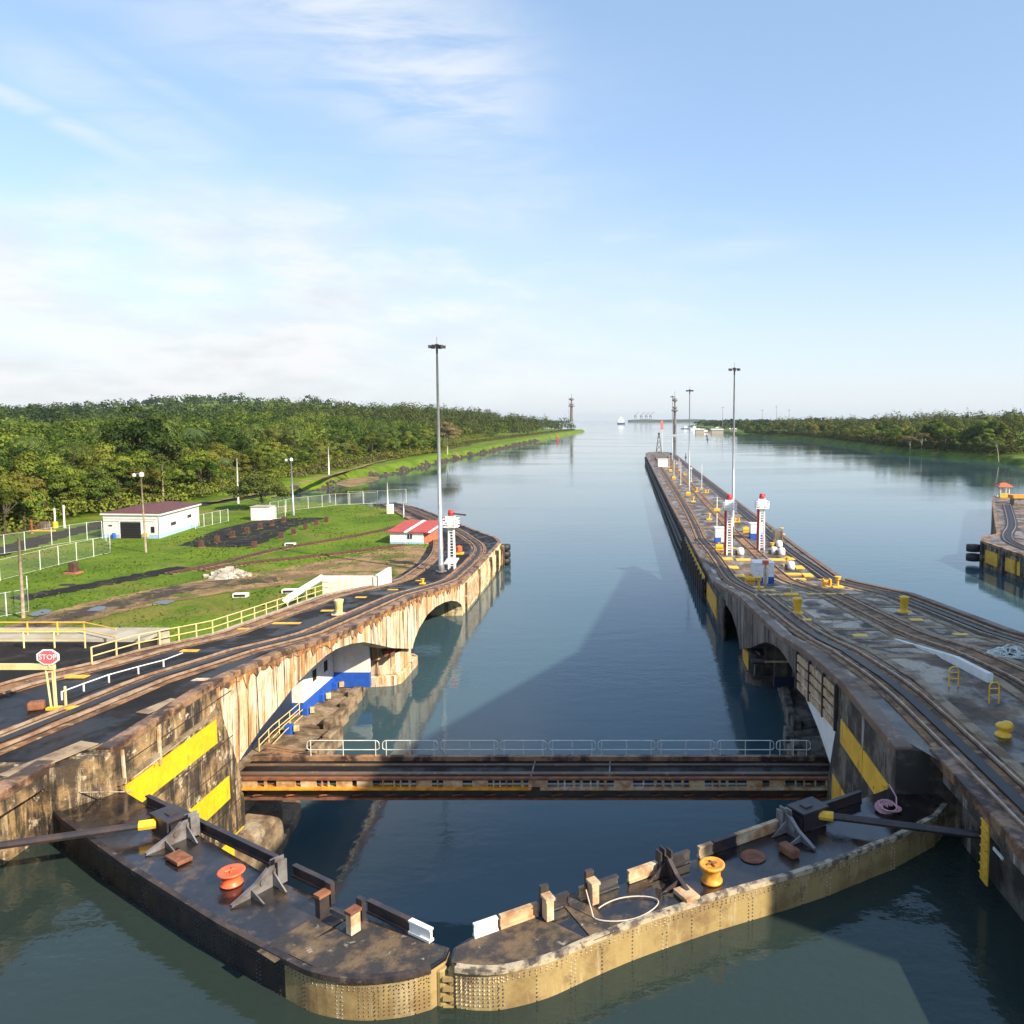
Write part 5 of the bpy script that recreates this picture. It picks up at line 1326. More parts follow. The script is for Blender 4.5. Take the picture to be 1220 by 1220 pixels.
def wq(nm, a0, a1, z0, z1, m_, par, side_=0, th=.05):
    if side_ == 0: c = WA + u * ((a0 + a1) / 2); return MB().ob((c.x - vn.x * .02, c.y - vn.y * .02), (u.x, u.y), abs(a1 - a0) * u.length, th * 2, LAWN + z0, LAWN + z1).build(nm, m_, par)
    c = WA + u * 1.002 + v * ((a0 + a1) / 2); return MB().ob((c.x, c.y), (v.x, v.y), abs(a1 - a0) * v.length, th * 2, LAWN + z0, LAWN + z1).build(nm, m_, par)


d_ = wq('garage_door', .31, .68, 0, 3.0, 'dark_hole', t); wq('door_frame', .29, .31, 0, 3.15, 'white_clean', d_); wq('door_frame', .68, .70, 0, 3.15, 'white_clean', d_)
wq('air_vent', .10, .16, 2.2, 2.45, 'steel_dark', t); wq('gas_bottle', .72, .80, .3, 1.0, 'yellow_worn', t, th=.3); wq('window', .86, .92, 1.1, 2.2, 'dark_hole', t)
wq('air_vent', .28, .40, 1.75, 2.35, 'steel_dark', t, 1); wq('air_vent', .70, .80, 2.3, 2.9, 'steel_dark', t, 1)
for k in range(6): wq('door_rib', .315, .675, .25 + .5 * k, .29 + .5 * k, 'steel_dark', d_, th=.07)
MB().tube([W(1.012, -.006, 0), W(1.012, -.006, hh)], .06, 6).build('downpipe', 'pale_paint', t); MB().tube([W(1.012, .995, 0), W(1.012, .995, hh)], .06, 6).build('downpipe', 'pale_paint', t)
MB().tube([W(.02, -.022, 3.6), W(.98, -.022, 3.62)], .035, 5).build('conduit', 'steel_dark', t)
c = WA + u * .20 + v * (-.02); tag(MB().lathe([(.3, 0), (.34, .5), (.3, .95), (.1, 1.0)], (c.x, c.y, LAWN), 10).build('drum', 'blue'), 'blue drum by the garage door of the white store house', 'drum')
# red roofed hut
t = T('hut', 'small white hut with a striped red roof beside the left quay tracks', 'hut', (-38, 140, LAWN)); hx, hy = -41.9, 139.3
u2 = Vector((6.0, -.6, 0)); v2 = Vector((1.2, 6.5, 0))


def Q(a, b_): q = Vector((hx, hy, 0)) + u2 * a + v2 * b_; return (q.x, q.y)


MB().prism([Q(0, 0), Q(1, 0), Q(1, 1), Q(0, 1)], LAWN + .35, [LAWN + 2.05, LAWN + 2.05, LAWN + 3.0, LAWN + 3.0]).build('wall', 'white_clean', t)
MB().prism([Q(-.003, -.003), Q(1.003, -.003), Q(1.003, 1.003), Q(-.003, 1.003)], LAWN - .2, LAWN + .35).build('base_band', 'pale_blue', t)
MB().prism([Q(1.004, 0.02), Q(1.02, .02), Q(1.02, .98), Q(1.004, .98)], LAWN, [LAWN + 2.2, LAWN + 2.2, LAWN + 3.0, LAWN + 3.0]).build('brick_side', 'brick', t)


def roofp(a0, a1, m_, lift=0, nm='roof'):
    MB().prism([Q(a0, -.05), Q(a1, -.05), Q(a1, 1.12), Q(a0, 1.12)], [LAWN + 2.02 + lift, LAWN + 2.02 + lift, LAWN + 3.12 + lift, LAWN + 3.12 + lift], [LAWN + 2.2 + lift, LAWN + 2.2 + lift, LAWN + 3.3 + lift, LAWN + 3.3 + lift]).build(nm, m_, t)


roofp(-.08, .44, 'roof_red'); roofp(.445, .555, 'white_clean', .03, 'roof_stripe'); roofp(.56, 1.17, 'roof_red'); roofp(1.172, 1.23, 'white_clean', .03, 'verge')
c = Q(.60, -.008); ww = MB().ob(c, (u2.x, u2.y), .8, .06, LAWN + .95, LAWN + 1.75).build('window', 'dark_hole', t); MB().ob((c[0], c[1] - .02), (u2.x, u2.y), .06, .06, LAWN + .95, LAWN + 1.75).build('glazing_bar', 'white_clean', ww)
# white block hut by the fence
x, y, z = lw(310, 620); t = T('hut', 'plain white concrete hut in the fence line behind the asphalt pad', 'hut', (x, y, z)); MB().box(x - 2, x + 2, y, y + 3, z, z + 2.9).build('wall', 'white', t); MB().box(x - 2.15, x + 2.15, y - .15, y + 3.15, z + 2.9, z + 3.05).build('roof', 'pavement', t)
x, y, z = lw(465, 612); t = T('cabinet', 'white cabinet at the lawn end of the left quay', 'cabinet', (x, y, z)); MB().box(x - .7, x + .7, y - .5, y + .5, z, z + 2.2).build('casing', 'white_clean', t, bevel=.04); MB().box(x - .55, x + .55, y - .53, y - .5, z + .2, z + 2.0).build('door', 'pale_paint', t)


def wpole(px, py, pt, label, lamp=0, r=.14, mt='wood_pole'):
    x, y, z = lw(px, py); zt = hgt(px, pt, x, y); t = T('lamp_pole' if lamp else 'utility_pole', label, 'lamp pole' if lamp else 'utility pole', (x, y, z))
    MB().tube([(x, y, z - .2), (x - .25 * (lamp > 0), y, zt)], r * 1.2, 8, r * .8).build('pole', mt, t, smooth=True)
    if lamp:
        xt = x - .25
        MB().tube([(xt, y, zt), (xt - .6, y, zt + .25), (xt - 1.0, y, zt + .15)], .05, 5).build('arm', 'galv', t); MB().lathe([(.1, .1), (.3, 0), (.28, -.35), (.1, -.4)], (xt - 1.1, y, zt + .15), 8).build('lamp_head', 'white_clean', t)
        MB().lathe([(.1, .4), (.36, .2), (.36, -.3), (.1, -.4)], (xt + .1, y, zt + .1), 8).build('floodlight', 'white', t)
    return t


wpole(174, 658, 566, 'leaning wooden lamp pole in front of the white store house', 1)
wpole(28, 736, 640, 'bare wooden pole at the left edge beside the near fence', 0, .16)
wpole(195, 602, 553, 'thin wooden pole at the forest edge behind the white store house', 0, .2)
wpole(284, 600, 546, 'thin pale pole at the forest edge left of the small lone tree', 0, .2, 'pale_paint')
wpole(350, 614, 548, 'lamp pole with white floodlights at the back of the asphalt pad', 1, .2, 'galv')
wpole(392, 566, 532, 'short pale pole far back on the grassy bank', 0, .25, 'pale_paint')
wpole(462, 606, 575, 'white pole by the fenced gate at the end of the left quay', 0, .16, 'white')
wpole(481, 617, 583, 'grey pole on the lawn edge in front of the fenced gate', 0, .14, 'galv')
# road barrier poles at the far left
x, y, z = lw(66, 629)
t = T('gate_post', 'white post on a yellow drum beside the service road', 'gate post', (x, y, z)); MB().tube([(x, y, z), (x, y, z + 4.0)], .16, 6).build('post', 'white_clean', t); MB().lathe([(.5, 0), (.5, 1.2), (.2, 1.3)], (x, y, z), 10).build('drum', 'yellow_paint', t)
x, y, z = lw(77, 629); t = T('gate_post', 'plain white post beside the service road, right of the yellow drum', 'gate post', (x, y, z)); MB().tube([(x, y, z), (x, y, z + 4.6)], .17, 6).build('post', 'white_clean', t); MB().lathe([(.35, 0), (.35, .25)], (x, y, z), 8).build('foot', 'pavement', t)
x, y, z = lw(52, 632); t = T('guard_box', 'grey utility box on a yellow kerb under the roadside trees', 'utility box', (x, y, z)); MB().box(x - 1.1, x + .9, y - .6, y + .9, z, z + 1.7).build('casing', 'wall_grey', t, bevel=.05); MB().box(x - 2.0, x + 3.0, y - 1.2, y - .8, z, z + .22).build('kerb', 'yellow_paint', t)
x, y, z = lw(38, 636); t = T('hydrant', 'rusty red standpipe beside the grey utility box', 'standpipe', (x, y, z)); MB().lathe([(.35, 0), (.3, .3), (.22, .4), (.22, 2.2), (.35, 2.4), (.1, 2.7)], (x, y, z), 8).build('pipe', 'rust', t); MB().tube([(x - .4, y, z + 1.6), (x + .7, y, z + 1.6)], .14, 6).build('branch', 'rust', t)
# block posts round the asphalt pad
for i, (px, py) in enumerate(((240, 652), (259, 646), (277, 640), (294, 635), (310, 630), (324, 626), (338, 622), (303, 653), (335, 642), (350, 637), (364, 631), (377, 626), (389, 622))):
    x, y, z = lw(px, py); t = T('block_post', 'rusty block post along the asphalt pad, ' + ('%s from the left in the back row' % ('first', 'second', 'third', 'fourth', 'fifth', 'sixth', 'seventh')[i] if i < 7 else '%s from the left in the front row' % ('first', 'second', 'third', 'fourth', 'fifth', 'sixth')[i - 7]), 'block post', (x, y, z), group='rusty block posts round the asphalt pad')
    MB().ob((x, y), (1, .15), .75, .75, z, z + 1.15).build('block', 'rust_dark', t, bevel=.04); MB().ob((x, y), (1, .15), .95, .95, z, z + .12).build('foot', 'bed', t)
x, y, z = lw(88, 683); t = T('block_post', 'lone dark rusty block on a brick pad near the chain link fence', 'block post', (x, y, z)); MB().ob((x, y), (1, -.1), .9, .9, z + .2, z + 1.55).build('block', 'rust_dark', t, bevel=.05); MB().ob((x, y - .1), (1, -.1), 2.0, 1.5, z, z + .22).build('foot', 'brick', t)
for px, py, lab in ((287, 711, 'white ground vent on the lawn slope below the railing'), (345, 706, 'white ground vent on the lawn beside the sloping parapet'), (346, 650, 'flat white slab far back on the lawn left of the red roofed hut')):
    x, y, z = lw(px, py); t = T('ground_vent', lab, 'ground vent', (x, y, z), group='white ground vents on the lawn'); MB().ob((x, y), (1, .1), 1.7, .8, z, z + .45).build('frame', 'white_clean', t); MB().ob((x, y - .06), (1, .1), 1.3, .78, z + .1, z + .36).build('grille', 'steel_dark', t)
x, y, z = lw(97, 772); t = T('marker_stake', 'short cream stake standing in the grass behind the railing', 'stake', (x, y, z)); MB().box(x - .1, x + .1, y - .1, y + .1, z, z + 1.6).build('stake', 'cream_paint', t); MB().box(x - 1.6, x - .5, y - .3, y + .4, z + .02, z + .1).build('cover', 'dark_hole', t)
x, y, z = lw(80, 697); tag(MB().box(x - .9, x + .9, y - .4, y + .4, z, z + .08).build('drain_cover', 'dark_hole'), 'dark drain cover in the grass left of the cinder strip', 'drain cover')
# rubble heap
x, y, z = lw(272, 687); rr = random.Random(4); m = MB()
for k in range(150):
    a = rr.uniform(0, 6.28); r = rr.random() ** .6; px_ = x + 3.0 * r * math.cos(a); py_ = y + 1.7 * r * math.sin(a); s = rr.uniform(.15, .42); zc = z + max(0, 1.35 * (1 - r ** 1.4)) * rr.uniform(.5, 1)
    M_ = Matrix.Rotation(rr.uniform(0, 3), 3, 'Z') @ Matrix.Rotation(rr.uniform(0, 3), 3, 'X'); k0 = [M_ @ Vector((sx * s, sy * s * .8, sz * s * .7)) * rr.uniform(.7, 1.1) + Vector((px_, py_, zc)) for sx in (-1, 1) for sy in (-1, 1) for sz in (-1, 1)]
    m.add(k0, [(0, 1, 3, 2), (4, 6, 7, 5), (0, 4, 5, 1), (2, 3, 7, 6), (0, 2, 6, 4), (1, 5, 7, 3)])
m.lathe([(2.6, 0), (1.9, .5), (1.0, .95), (.2, 1.2)], (x, y, z), 10)
tag(m.build('rubble_heap', 'stone_heap'), 'heap of pale rubble beside the muddy track on the lawn', 'rubble')
# narrow field tracks on the lawn
for pix, lab in (([(200, 684), (260, 672), (330, 655), (400, 643), (455, 632), (470, 628)], 'old rail track across the lawn, the farther one, ending behind the red roofed hut'), ([(240, 680), (300, 671), (360, 665), (420, 658), (480, 650)], 'old rail track across the lawn, the nearer one beside the rubble heap')):
    P = [(a, b_, LAWN + .02) for a, b_ in sm2(pix)]; t = T('field_track', lab, 'rail track', P[len(P) // 2])
    bd = MB().bar(P, 2.2, 0, .05).build('ballast', 'dirt', t)
    for sg in (-1, 1):
        Q_ = [(a, b_ + sg * .7, c_) for a, b_, c_ in P]; MB().bar(Q_, .1, .06, .24).build('rail', 'rust_dark', t)
    sl_ = MB(); tot = along([(a, b_) for a, b_, c_ in P], .75)
    for p, d in tot: sl_.ob((p.x, p.y), (-d.y, d.x), 2.0, .28, LAWN + .05, LAWN + .12)
    sl_.build('sleepers', 'rack_dark', bd)['kind'] = 'stuff'


# chain link fences
def fence(pix, label, h=2.9, gap=4.2, z=LAWN):
    P = [Vector((*at(px, py, z), z)) for px, py in pix]; t = T('chain_link_fence', label, 'fence', tuple(P[0]))
    pm = MB()
    for a, b_ in zip(P, P[1:]):
        n_ = max(1, round((b_ - a).length / gap))
        for k in range(n_):
            q = a.lerp(b_, k / n_); MB().tube([q, q + Vector((0, 0, h))], .06, 6).build('post', 'pale_paint', t)
        pm.add([a + Vector((0, 0, .1)), b_ + Vector((0, 0, .1)), b_ + Vector((0, 0, h - .1)), a + Vector((0, 0, h - .1))], [(0, 1, 2, 3)])
    q = P[-1]; MB().tube([q, q + Vector((0, 0, h))], .06, 6).build('post', 'pale_paint', t)
    pm.build('wire_mesh', 'wire_mesh', t)
    MB().tube([p + Vector((0, 0, h - .05)) for p in P], .022, 5).tube([p + Vector((0, 0, .1)) for p in P], .02, 5).build('top_rail', 'pale_paint', t)
    return t


fence([(-40, 703), (0, 692), (70, 673), (131, 659)], 'chain link fence running across the left lawn in front of the service road', 2.9, 4.0)
fence([(131, 659), (131, 648), (122, 642)], 'short return of chain link fence beside the white store house', 2.9, 4.0)
fence([(-20, 664), (30, 656), (62, 650), (104, 643), (122, 641)], 'chain link fence with taller posts along the far side of the lawn corner', 3.2, 4.4)
fence([(-30, 741), (8, 734), (34, 729)], 'near chain link panel at the very left edge of the photo', 2.7, 3.0)
fence([(34, 729), (33, 712)], 'chain link fence end panel beside the bare wooden pole', 2.7, 3.0)
fence([(233, 630), (272, 621)], 'chain link fence between the white store house and the plain white hut', 2.7, 3.4)
fence([(318, 620), (340, 617), (340, 611)], 'chain link fence just right of the plain white hut', 2.7, 3.0)
fence([(322, 614), (350, 608), (400, 602), (450, 600)], 'long chain link fence between the lawn and the inlet', 3.0, 4.0)
fence([(415, 601), (450, 600), (462, 600)], 'white double gate of chain link at the end of the quay', 3.4, 3.0)
fence([(462, 600), (484, 599)], 'tall white gate frame beside the white pole at the end of the quay', 3.6, 4.5)

# ================================================================== FAR THINGS
def on_water(px, py): x, y = at(px, py, 0); return (x, y, 0)


def range_tower(px, pyb, pyt, base_z, Yd, label, s=1.0):
    rx, rz = ray(px, pyb); x = rx * Yd; z0 = base_z; zt = HC + ray(px, pyt)[1] * Yd; t = T('range_tower', label, 'range tower', (x, Yd, z0)); h = zt - z0
    MB().lathe([(3.2 * s, 0), (2.6 * s, h * .5), (2.4 * s, h * .62)], (x, Yd, z0), 12).build('tower', 'wall_grey', t)
    for f, r in ((.62, 6.5), (.70, 4.5), (.90, 5.5)):
        MB().lathe([(2 * s, 0), (r * s, h * .02), (r * s, h * .05), (2 * s, h * .07)], (x, Yd, z0 + h * f), 12).build('gallery', 'steel_grey', t)
    MB().lathe([(1.6 * s, 0), (1.6 * s, h * .27), (3.6 * s, h * .29), (3.6 * s, h * .36), (.5, h * .38)], (x, Yd, z0 + h * .62), 10).build('lantern', 'steel_grey', t)
    MB().tube([(x, Yd, z0 + h * .98), (x, Yd, zt + h * .18)], .35 * s, 5).build('aerial', 'steel_grey', t)
    return t


range_tower(804, 500, 474, 2, 1300, 'grey range tower with galleries rising behind the tip of the centre pier', .85)
range_tower(681, 500, 474, 22, 1700, 'dark range tower standing in the trees on the left point', 1.1)
x, y, z = (ray(678, 500)[0] * 1690, 1690, 20); t = T('radio_mast', 'thin radio mast beside the range tower on the left point', 'radio mast', (x, y, z)); MB().tube([(x, y, z), (x, y, HC + ray(678, 472)[1] * y)], .5, 5, .2).build('mast', 'steel_grey', t)
for px, pt, lab in ((861, 484, 'radio mast on the far right shore, leftmost and farthest'), (908, 487, 'radio mast over the right forest, second from the left'), (925, 483, 'radio mast over the right forest, tallest of the row'), (940, 487, 'radio mast over the right forest, rightmost')):
    Yd = 1900; x = ray(px, 500)[0] * Yd; t = T('radio_mast', lab, 'radio mast', (x, Yd, 4), group='radio masts over the right shore'); zt = HC + ray(px, pt)[1] * Yd
    MB().tube([(x, Yd, 4), (x, Yd, zt)], .9, 5, .25).build('mast', 'steel_grey', t); MB().box(x - 3.2, x + 3.2, Yd - .3, Yd + .3, zt - 4, zt - 3.2).build('crossarm', 'steel_grey', t)
x, y, z = on_water(740, 505.4); t = T('cargo_ship', 'distant white and dark cargo ship at the mouth of the channel', 'ship', (x, y, 0)); MB().prism([(x - 22, y - 30), (x + 22, y - 30), (x + 19, y + 40), (x, y + 70), (x - 19, y + 40)], 0, 9).build('hull', 'ship_blue', t); MB().box(x - 16, x + 16, y - 26, y - 5, 9, 30).build('superstructure', 'ship_white', t); MB().box(x - 8, x + 8, y - 24, y - 8, 30, 38).build('bridge', 'ship_white', t); MB().tube([(x, y - 15, 38), (x, y - 15, 52)], 1.0, 5).build('mast', 'ship_white', t)
for px, lab in ((757, 'faint harbour crane on the horizon, leftmost of four'), (764, 'faint harbour crane on the horizon, second of four'), (770, 'faint harbour crane on the horizon, third of four'), (775, 'faint harbour crane on the horizon, rightmost of four')):
    Yd = 7200; x = ray(px, 500)[0] * Yd; t = T('harbour_crane', lab, 'crane', (x, Yd, 2), group='harbour cranes on the horizon')
    for s in (-10, 10): MB().tube([(x + s, Yd, 2), (x + s * .6, Yd, 60)], 2.2, 4).build('leg', 'steel_grey', t)
    MB().tube([(x - 12, Yd, 60), (x + 30, Yd, 92)], 2.2, 4).build('boom', 'steel_grey', t); MB().box(x - 12, x + 10, Yd - 6, Yd + 6, 52, 62).build('cabin', 'steel_grey', t)


def boat(px, py, L, label, hullm, rz, tall=1.0):
    x, y, z = on_water(px, py); t = T('boat', label, 'boat', (x, y, 0)); ca, sa = math.cos(rz), math.sin(rz)

    def P(a, b_): return (x + a * ca - b_ * sa, y + a * sa + b_ * ca)
    w_ = L * .17
    MB().prism([P(-L / 2, -w_), P(L * .25, -w_), P(L / 2, 0), P(L * .25, w_), P(-L / 2, w_)], -.3, [1.6 * tall, 1.9 * tall, 2.6 * tall, 1.9 * tall, 1.6 * tall]).build('hull', hullm, t)
    MB().prism([P(-L * .25, -w_ * .7), P(L * .1, -w_ * .7), P(L * .1, w_ * .7), P(-L * .25, w_ * .7)], 1.5 * tall, 5.5 * tall).build('cabin', 'ship_white', t)
    a, b_ = P(-.05 * L, 0); MB().tube([(a, b_, 5 * tall), (a, b_, 10 * tall)], .25, 5).build('mast', 'ship_white', t)
    return t


boat(855, 512, 24, 'white workboat moored along the far right shore', 'ship_white', 0.2, 1.3); boat(817, 511, 26, 'dark tug moored at the far right shore, nearest the range tower', 'ship_blue', 0.3, 1.3); boat(828, 512, 24, 'white boat with a tall mast beside the dark tug', 'ship_white', 0.1, 1.6); boat(841, 515, 26, 'low brown barge at the right shore, right of the moored boats', 'rust', 0.2, .8)
for px, py, c_, lab in ((664.5, 526, 'red', 'small red channel buoy off the left point'), (843, 524, 'steel_dark', 'small dark channel buoy off the right shore'), (841.5, 519.5, 'steel_dark', 'tiny dark channel buoy farther off the right shore'), (664, 521, 'redorange', 'tiny orange channel buoy farther off the left point'), (817, 545, 'steel_dark', 'dark little buoy just right of the far pier tip')):
    x, y, z = on_water(px, py); k = .55 if 'just' in lab else 1.0; t = T('buoy', lab, 'buoy', (x, y, 0)); MB().lathe([(1.2 * k, -.2), (1.3 * k, .9 * k), (.5 * k, 1.1 * k)], (x, y, 0), 10).build('float', c_, t); MB().lathe([(.45 * k, 1.0 * k), (.35 * k, 3.6 * k), (.7 * k, 3.7 * k), (.6 * k, 4.6 * k), (.1, 4.9 * k)], (x, y, 0), 8).build('cage', c_, t)
Yd = 1500
for px, w_, lab in ((855, 22, 'long white shed on the far right shore behind the moored boats'), (834, 16, 'white shed on the far right shore beside the range tower'), (874, 12, 'small white house among trees on the far right shore')):
    x = ray(px, 505)[0] * Yd; zb = max(3, onR(x, Yd)); t = T('shed', lab, 'shed', (x, Yd, zb)); MB().box(x - w_ / 2, x + w_ / 2, Yd, Yd + 14, zb - 3, zb + 4).build('wall', 'pavement', t); MB().prism([(x - w_ / 2 - 1, Yd - 1), (x + w_ / 2 + 1, Yd - 1), (x + w_ / 2 + 1, Yd + 15), (x - w_ / 2 - 1, Yd + 15)], zb + 4, [zb + 4.4, zb + 4.4, zb + 6, zb + 6]).build('roof', 'pale_paint', t)
# low far shore closing the channel
m = MB(); P = [(x, 8600 + 300 * math.sin(x / 700.0), 0) for x in range(-5200, 5400, 200)]
for a, b_ in zip(P, P[1:]):
    h1 = 14 + 8 * math.sin(a[0] / 330.0) + 5 * math.sin(a[0] / 97.0); h2 = 14 + 8 * math.sin(b_[0] / 330.0) + 5 * math.sin(b_[0] / 97.0)
    if -700 < a[0] < -160: continue
    m.add([(a[0], a[1], -1), (b_[0], b_[1], -1), (b_[0], b_[1] + 40, h2 + 6), (a[0], a[1] + 40, h1 + 6), (b_[0], b_[1] + 900, h2 + 8), (a[0], a[1] + 900, h1 + 8)], [(0, 1, 2, 3), (3, 2, 4, 5)])
struct(m.build('far_shore', 'leaf_dark'))
# ================================================================== VEGETATION
rng = np.random.default_rng(12)


def leaf_quads(C, Nn, S, tone, rg):
    """one bent leaf-clump card per point: centres C, outward normals Nn, sizes S"""
    n = len(C); a = rg.normal(size=(n, 3)); Nn = Nn + 0.26 * rg.normal(size=(n, 3)); Nn /= np.linalg.norm(Nn, axis=1, keepdims=True)
    U = np.cross(Nn, a); U /= np.linalg.norm(U, axis=1, keepdims=True) + 1e-9; V = np.cross(Nn, U)
    S = S[:, None]; k = rg.uniform(.5, 1.0, (n, 1))
    v = np.stack([C - U * S * .55, C - V * S * .5 * k + Nn * S * .10, C + U * S * .6, C + V * S * .5 * k + Nn * S * .06], 1).reshape(-1, 3)
    f = np.arange(4 * n).reshape(n, 4); return v, f, np.repeat(tone, 4)


def mesh_np(name, v, f, tone, m):
    me = bpy.data.meshes.new(name); n = len(f)
    me.vertices.add(len(v)); me.vertices.foreach_set('co', v.astype(np.float32).ravel())
    me.loops.add(4 * n); me.loops.foreach_set('vertex_index', f.astype(np.int32).ravel())
    me.polygons.add(n); me.polygons.foreach_set('loop_start', np.arange(0, 4 * n, 4, dtype=np.int32))
    me.update(calc_edges=True); me.validate()
    at_ = me.attributes.new('tone', 'FLOAT', 'POINT'); at_.data.foreach_set('value', tone.astype(np.float32))
    me.materials.append(MATS[m]); return me


def crown_pts(blobs, per, size, rg):
    C, Nn, S, Tn = [], [], [], []
    for (c, r, tn) in blobs:
        n = int(per * (r[0] * r[1]) / 4.0) + 12
        d = rg.normal(size=(n, 3)); d[:, 2] = np.abs(d[:, 2]) * 1.0 - 0.35 * rg.random(n); d /= np.linalg.norm(d, axis=1, keepdims=True)
        rad = rg.uniform(.70, 1.05, (n, 1)); C.append(np.array(c) + d * np.array(r) * rad); Nn.append(d); S.append(size * rg.uniform(.6, 1.35, n)); Tn.append(np.clip(tn + rg.normal(0, .09, n), 0, 1))
    return np.concatenate(C), np.concatenate(Nn), np.concatenate(S), np.concatenate(Tn)


def tree_proto(name, label, H_, Rw, form, m, size=.56, per=115, seed=0, trunk='trunk', group=None, cat='tree', nb=26, bare=.35):
    rg = np.random.default_rng(seed); t = T(name, label, cat, (0, 0, 0), group=group); blobs = []; rd = random.Random(seed)
    z0 = H_ * bare; tips = []
    for k in range(nb):
        a = rd.uniform(0, 6.283); q = rd.random() ** .55
        if form == 'round': zc = z0 + (H_ - z0) * (.15 + .75 * math.sqrt(max(0, 1 - q * q)) * rd.uniform(.35, 1)); rr = Rw * q * .85
        elif form == 'flat': zc = H_ * rd.uniform(.74, .93) - .10 * H_ * q * q; rr = Rw * q
        elif form == 'tall': zc = z0 + (H_ - z0) * rd.uniform(.1, .95); rr = Rw * q * (1.0 - .45 * (zc - z0) / (H_ - z0))
        else: zc = z0 + (H_ - z0) * rd.uniform(.05, .9); rr = Rw * q
        b = Rw * rd.uniform(.22, .40); c = (rr * math.cos(a), rr * math.sin(a), zc); blobs.append((c, (b, b, b * rd.uniform(.55, .8)), rd.uniform(.0, 1.0))); tips.append(c)
    C, Nn, S, Tn = crown_pts(blobs, per, size, rg)
    v, f, tn = leaf_quads(C, Nn, S, Tn, rg)
    o = bpy.data.objects.new('crown', mesh_np('crown', v, f, tn, m)); COL.objects.link(o); o.parent = t
    mb = MB(); r = .024 * H_
    mb.tube([(0, 0, -1.0), (.1, .05, z0 * .6), (.05, -.1, H_ * .62)], r, 7, r * .45)
    for c in tips[::5]: mb.tube([(0.05, 0, z0 * rd.uniform(.7, 1.15)), (c[0] * .5, c[1] * .5, (z0 + c[2]) * .52), (c[0] * .9, c[1] * .9, c[2])], r * .42, 5, r * .12)
    mb.build('trunk', trunk, t); CH[t.name] = kids(t); return t


def palm_proto(name, label, H_, seed=0, fr=3.6, group=None, lean=.6):
    t = T(name, label, 'palm', (0, 0, 0), group=group); rd = random.Random(seed); vs, fs, tn = [], [], []
    top = Vector((lean, .2, H_))
    for k in range(22):
        a = k * 2.399; up = rd.uniform(-.2, 1.1); L = fr * rd.uniform(.85, 1.1); pts = []
        for i in range(7):
            s = i / 6; pts.append(top + Vector((math.cos(a), math.sin(a), 0)) * L * s * (1 - .12 * s) + Vector((0, 0, L * (up * .55 * s - .75 * s * s))))
        for i in range(6):
            d = (pts[i + 1] - pts[i]).normalized(); sd = d.cross(Vector((0, 0, 1))).normalized()
            for j in range(2):
                p = pts[i].lerp(pts[i + 1], j / 2)
                for sg in (-1, 1):
                    w_ = fr * .20 * (1 - .5 * i / 6); q = p + sd * sg * w_ + d * w_ * .5 - Vector((0, 0, w_ * .45)); b = len(vs)
                    vs += [p, p + d * .16, q + d * .16, q]; fs.append((b, b + 1, b + 2, b + 3)); tn += [rd.random()] * 4
    v = np.array([tuple(p) for p in vs]); o = bpy.data.objects.new('crown', mesh_np('crown', v, np.array(fs), np.array(tn), 'leaf_palm')); COL.objects.link(o); o.parent = t
    MB().tube([(0, 0, -1), (lean * .35, 0, H_ * .5), tuple(top)], .22, 7, .13).build('trunk', 'trunk' if H_ > 12 else 'trunk_pale', t); CH[t.name] = kids(t); return t


GLF = 'broadleaf trees of the left bank forest'; GRF = 'broadleaf trees of the right bank forest'
LLF = 'leafy broadleaf tree crowded into the dense forest on the left bank'; LRF = 'leafy broadleaf tree crowded into the forest along the right bank'
PR = [tree_proto('broadleaf_tree', LLF, 19, 7.6, 'round', 'leaf', seed=1, group=GLF), tree_proto('broadleaf_tree', LLF, 22, 8.6, 'round', 'leaf_dark', seed=2, group=GLF, nb=38, bare=.14), tree_proto('broadleaf_tree', LLF, 17, 5.6, 'tall', 'leaf', seed=3, group=GLF, bare=.22),
      tree_proto('broadleaf_tree', LLF, 15, 5.5, 'round', 'leaf_bright', seed=4, group=GLF, bare=.18), tree_proto('broadleaf_tree', LLF, 24, 7.4, 'round', 'leaf_dark', seed=5, group=GLF, nb=30), tree_proto('broadleaf_tree', LLF, 13, 5.2, 'bush', 'leaf', seed=6, group=GLF, bare=.05, nb=28)]
used = [False] * 6


def put(k, x, y, z, s, label=None, group=None):
    rz = random.uniform(0, 6.28)
    if not used[k]:
        o = PR[k]; used[k] = True; o.location = (x, y, z); o.rotation_euler = (0, 0, rz); o.scale = (s,) * 3
        if label: o['label'] = label; o['group'] = group
        return o
    return dup(PR[k], (x, y, z), rz, label, group, s * random.uniform(.94, 1.06))


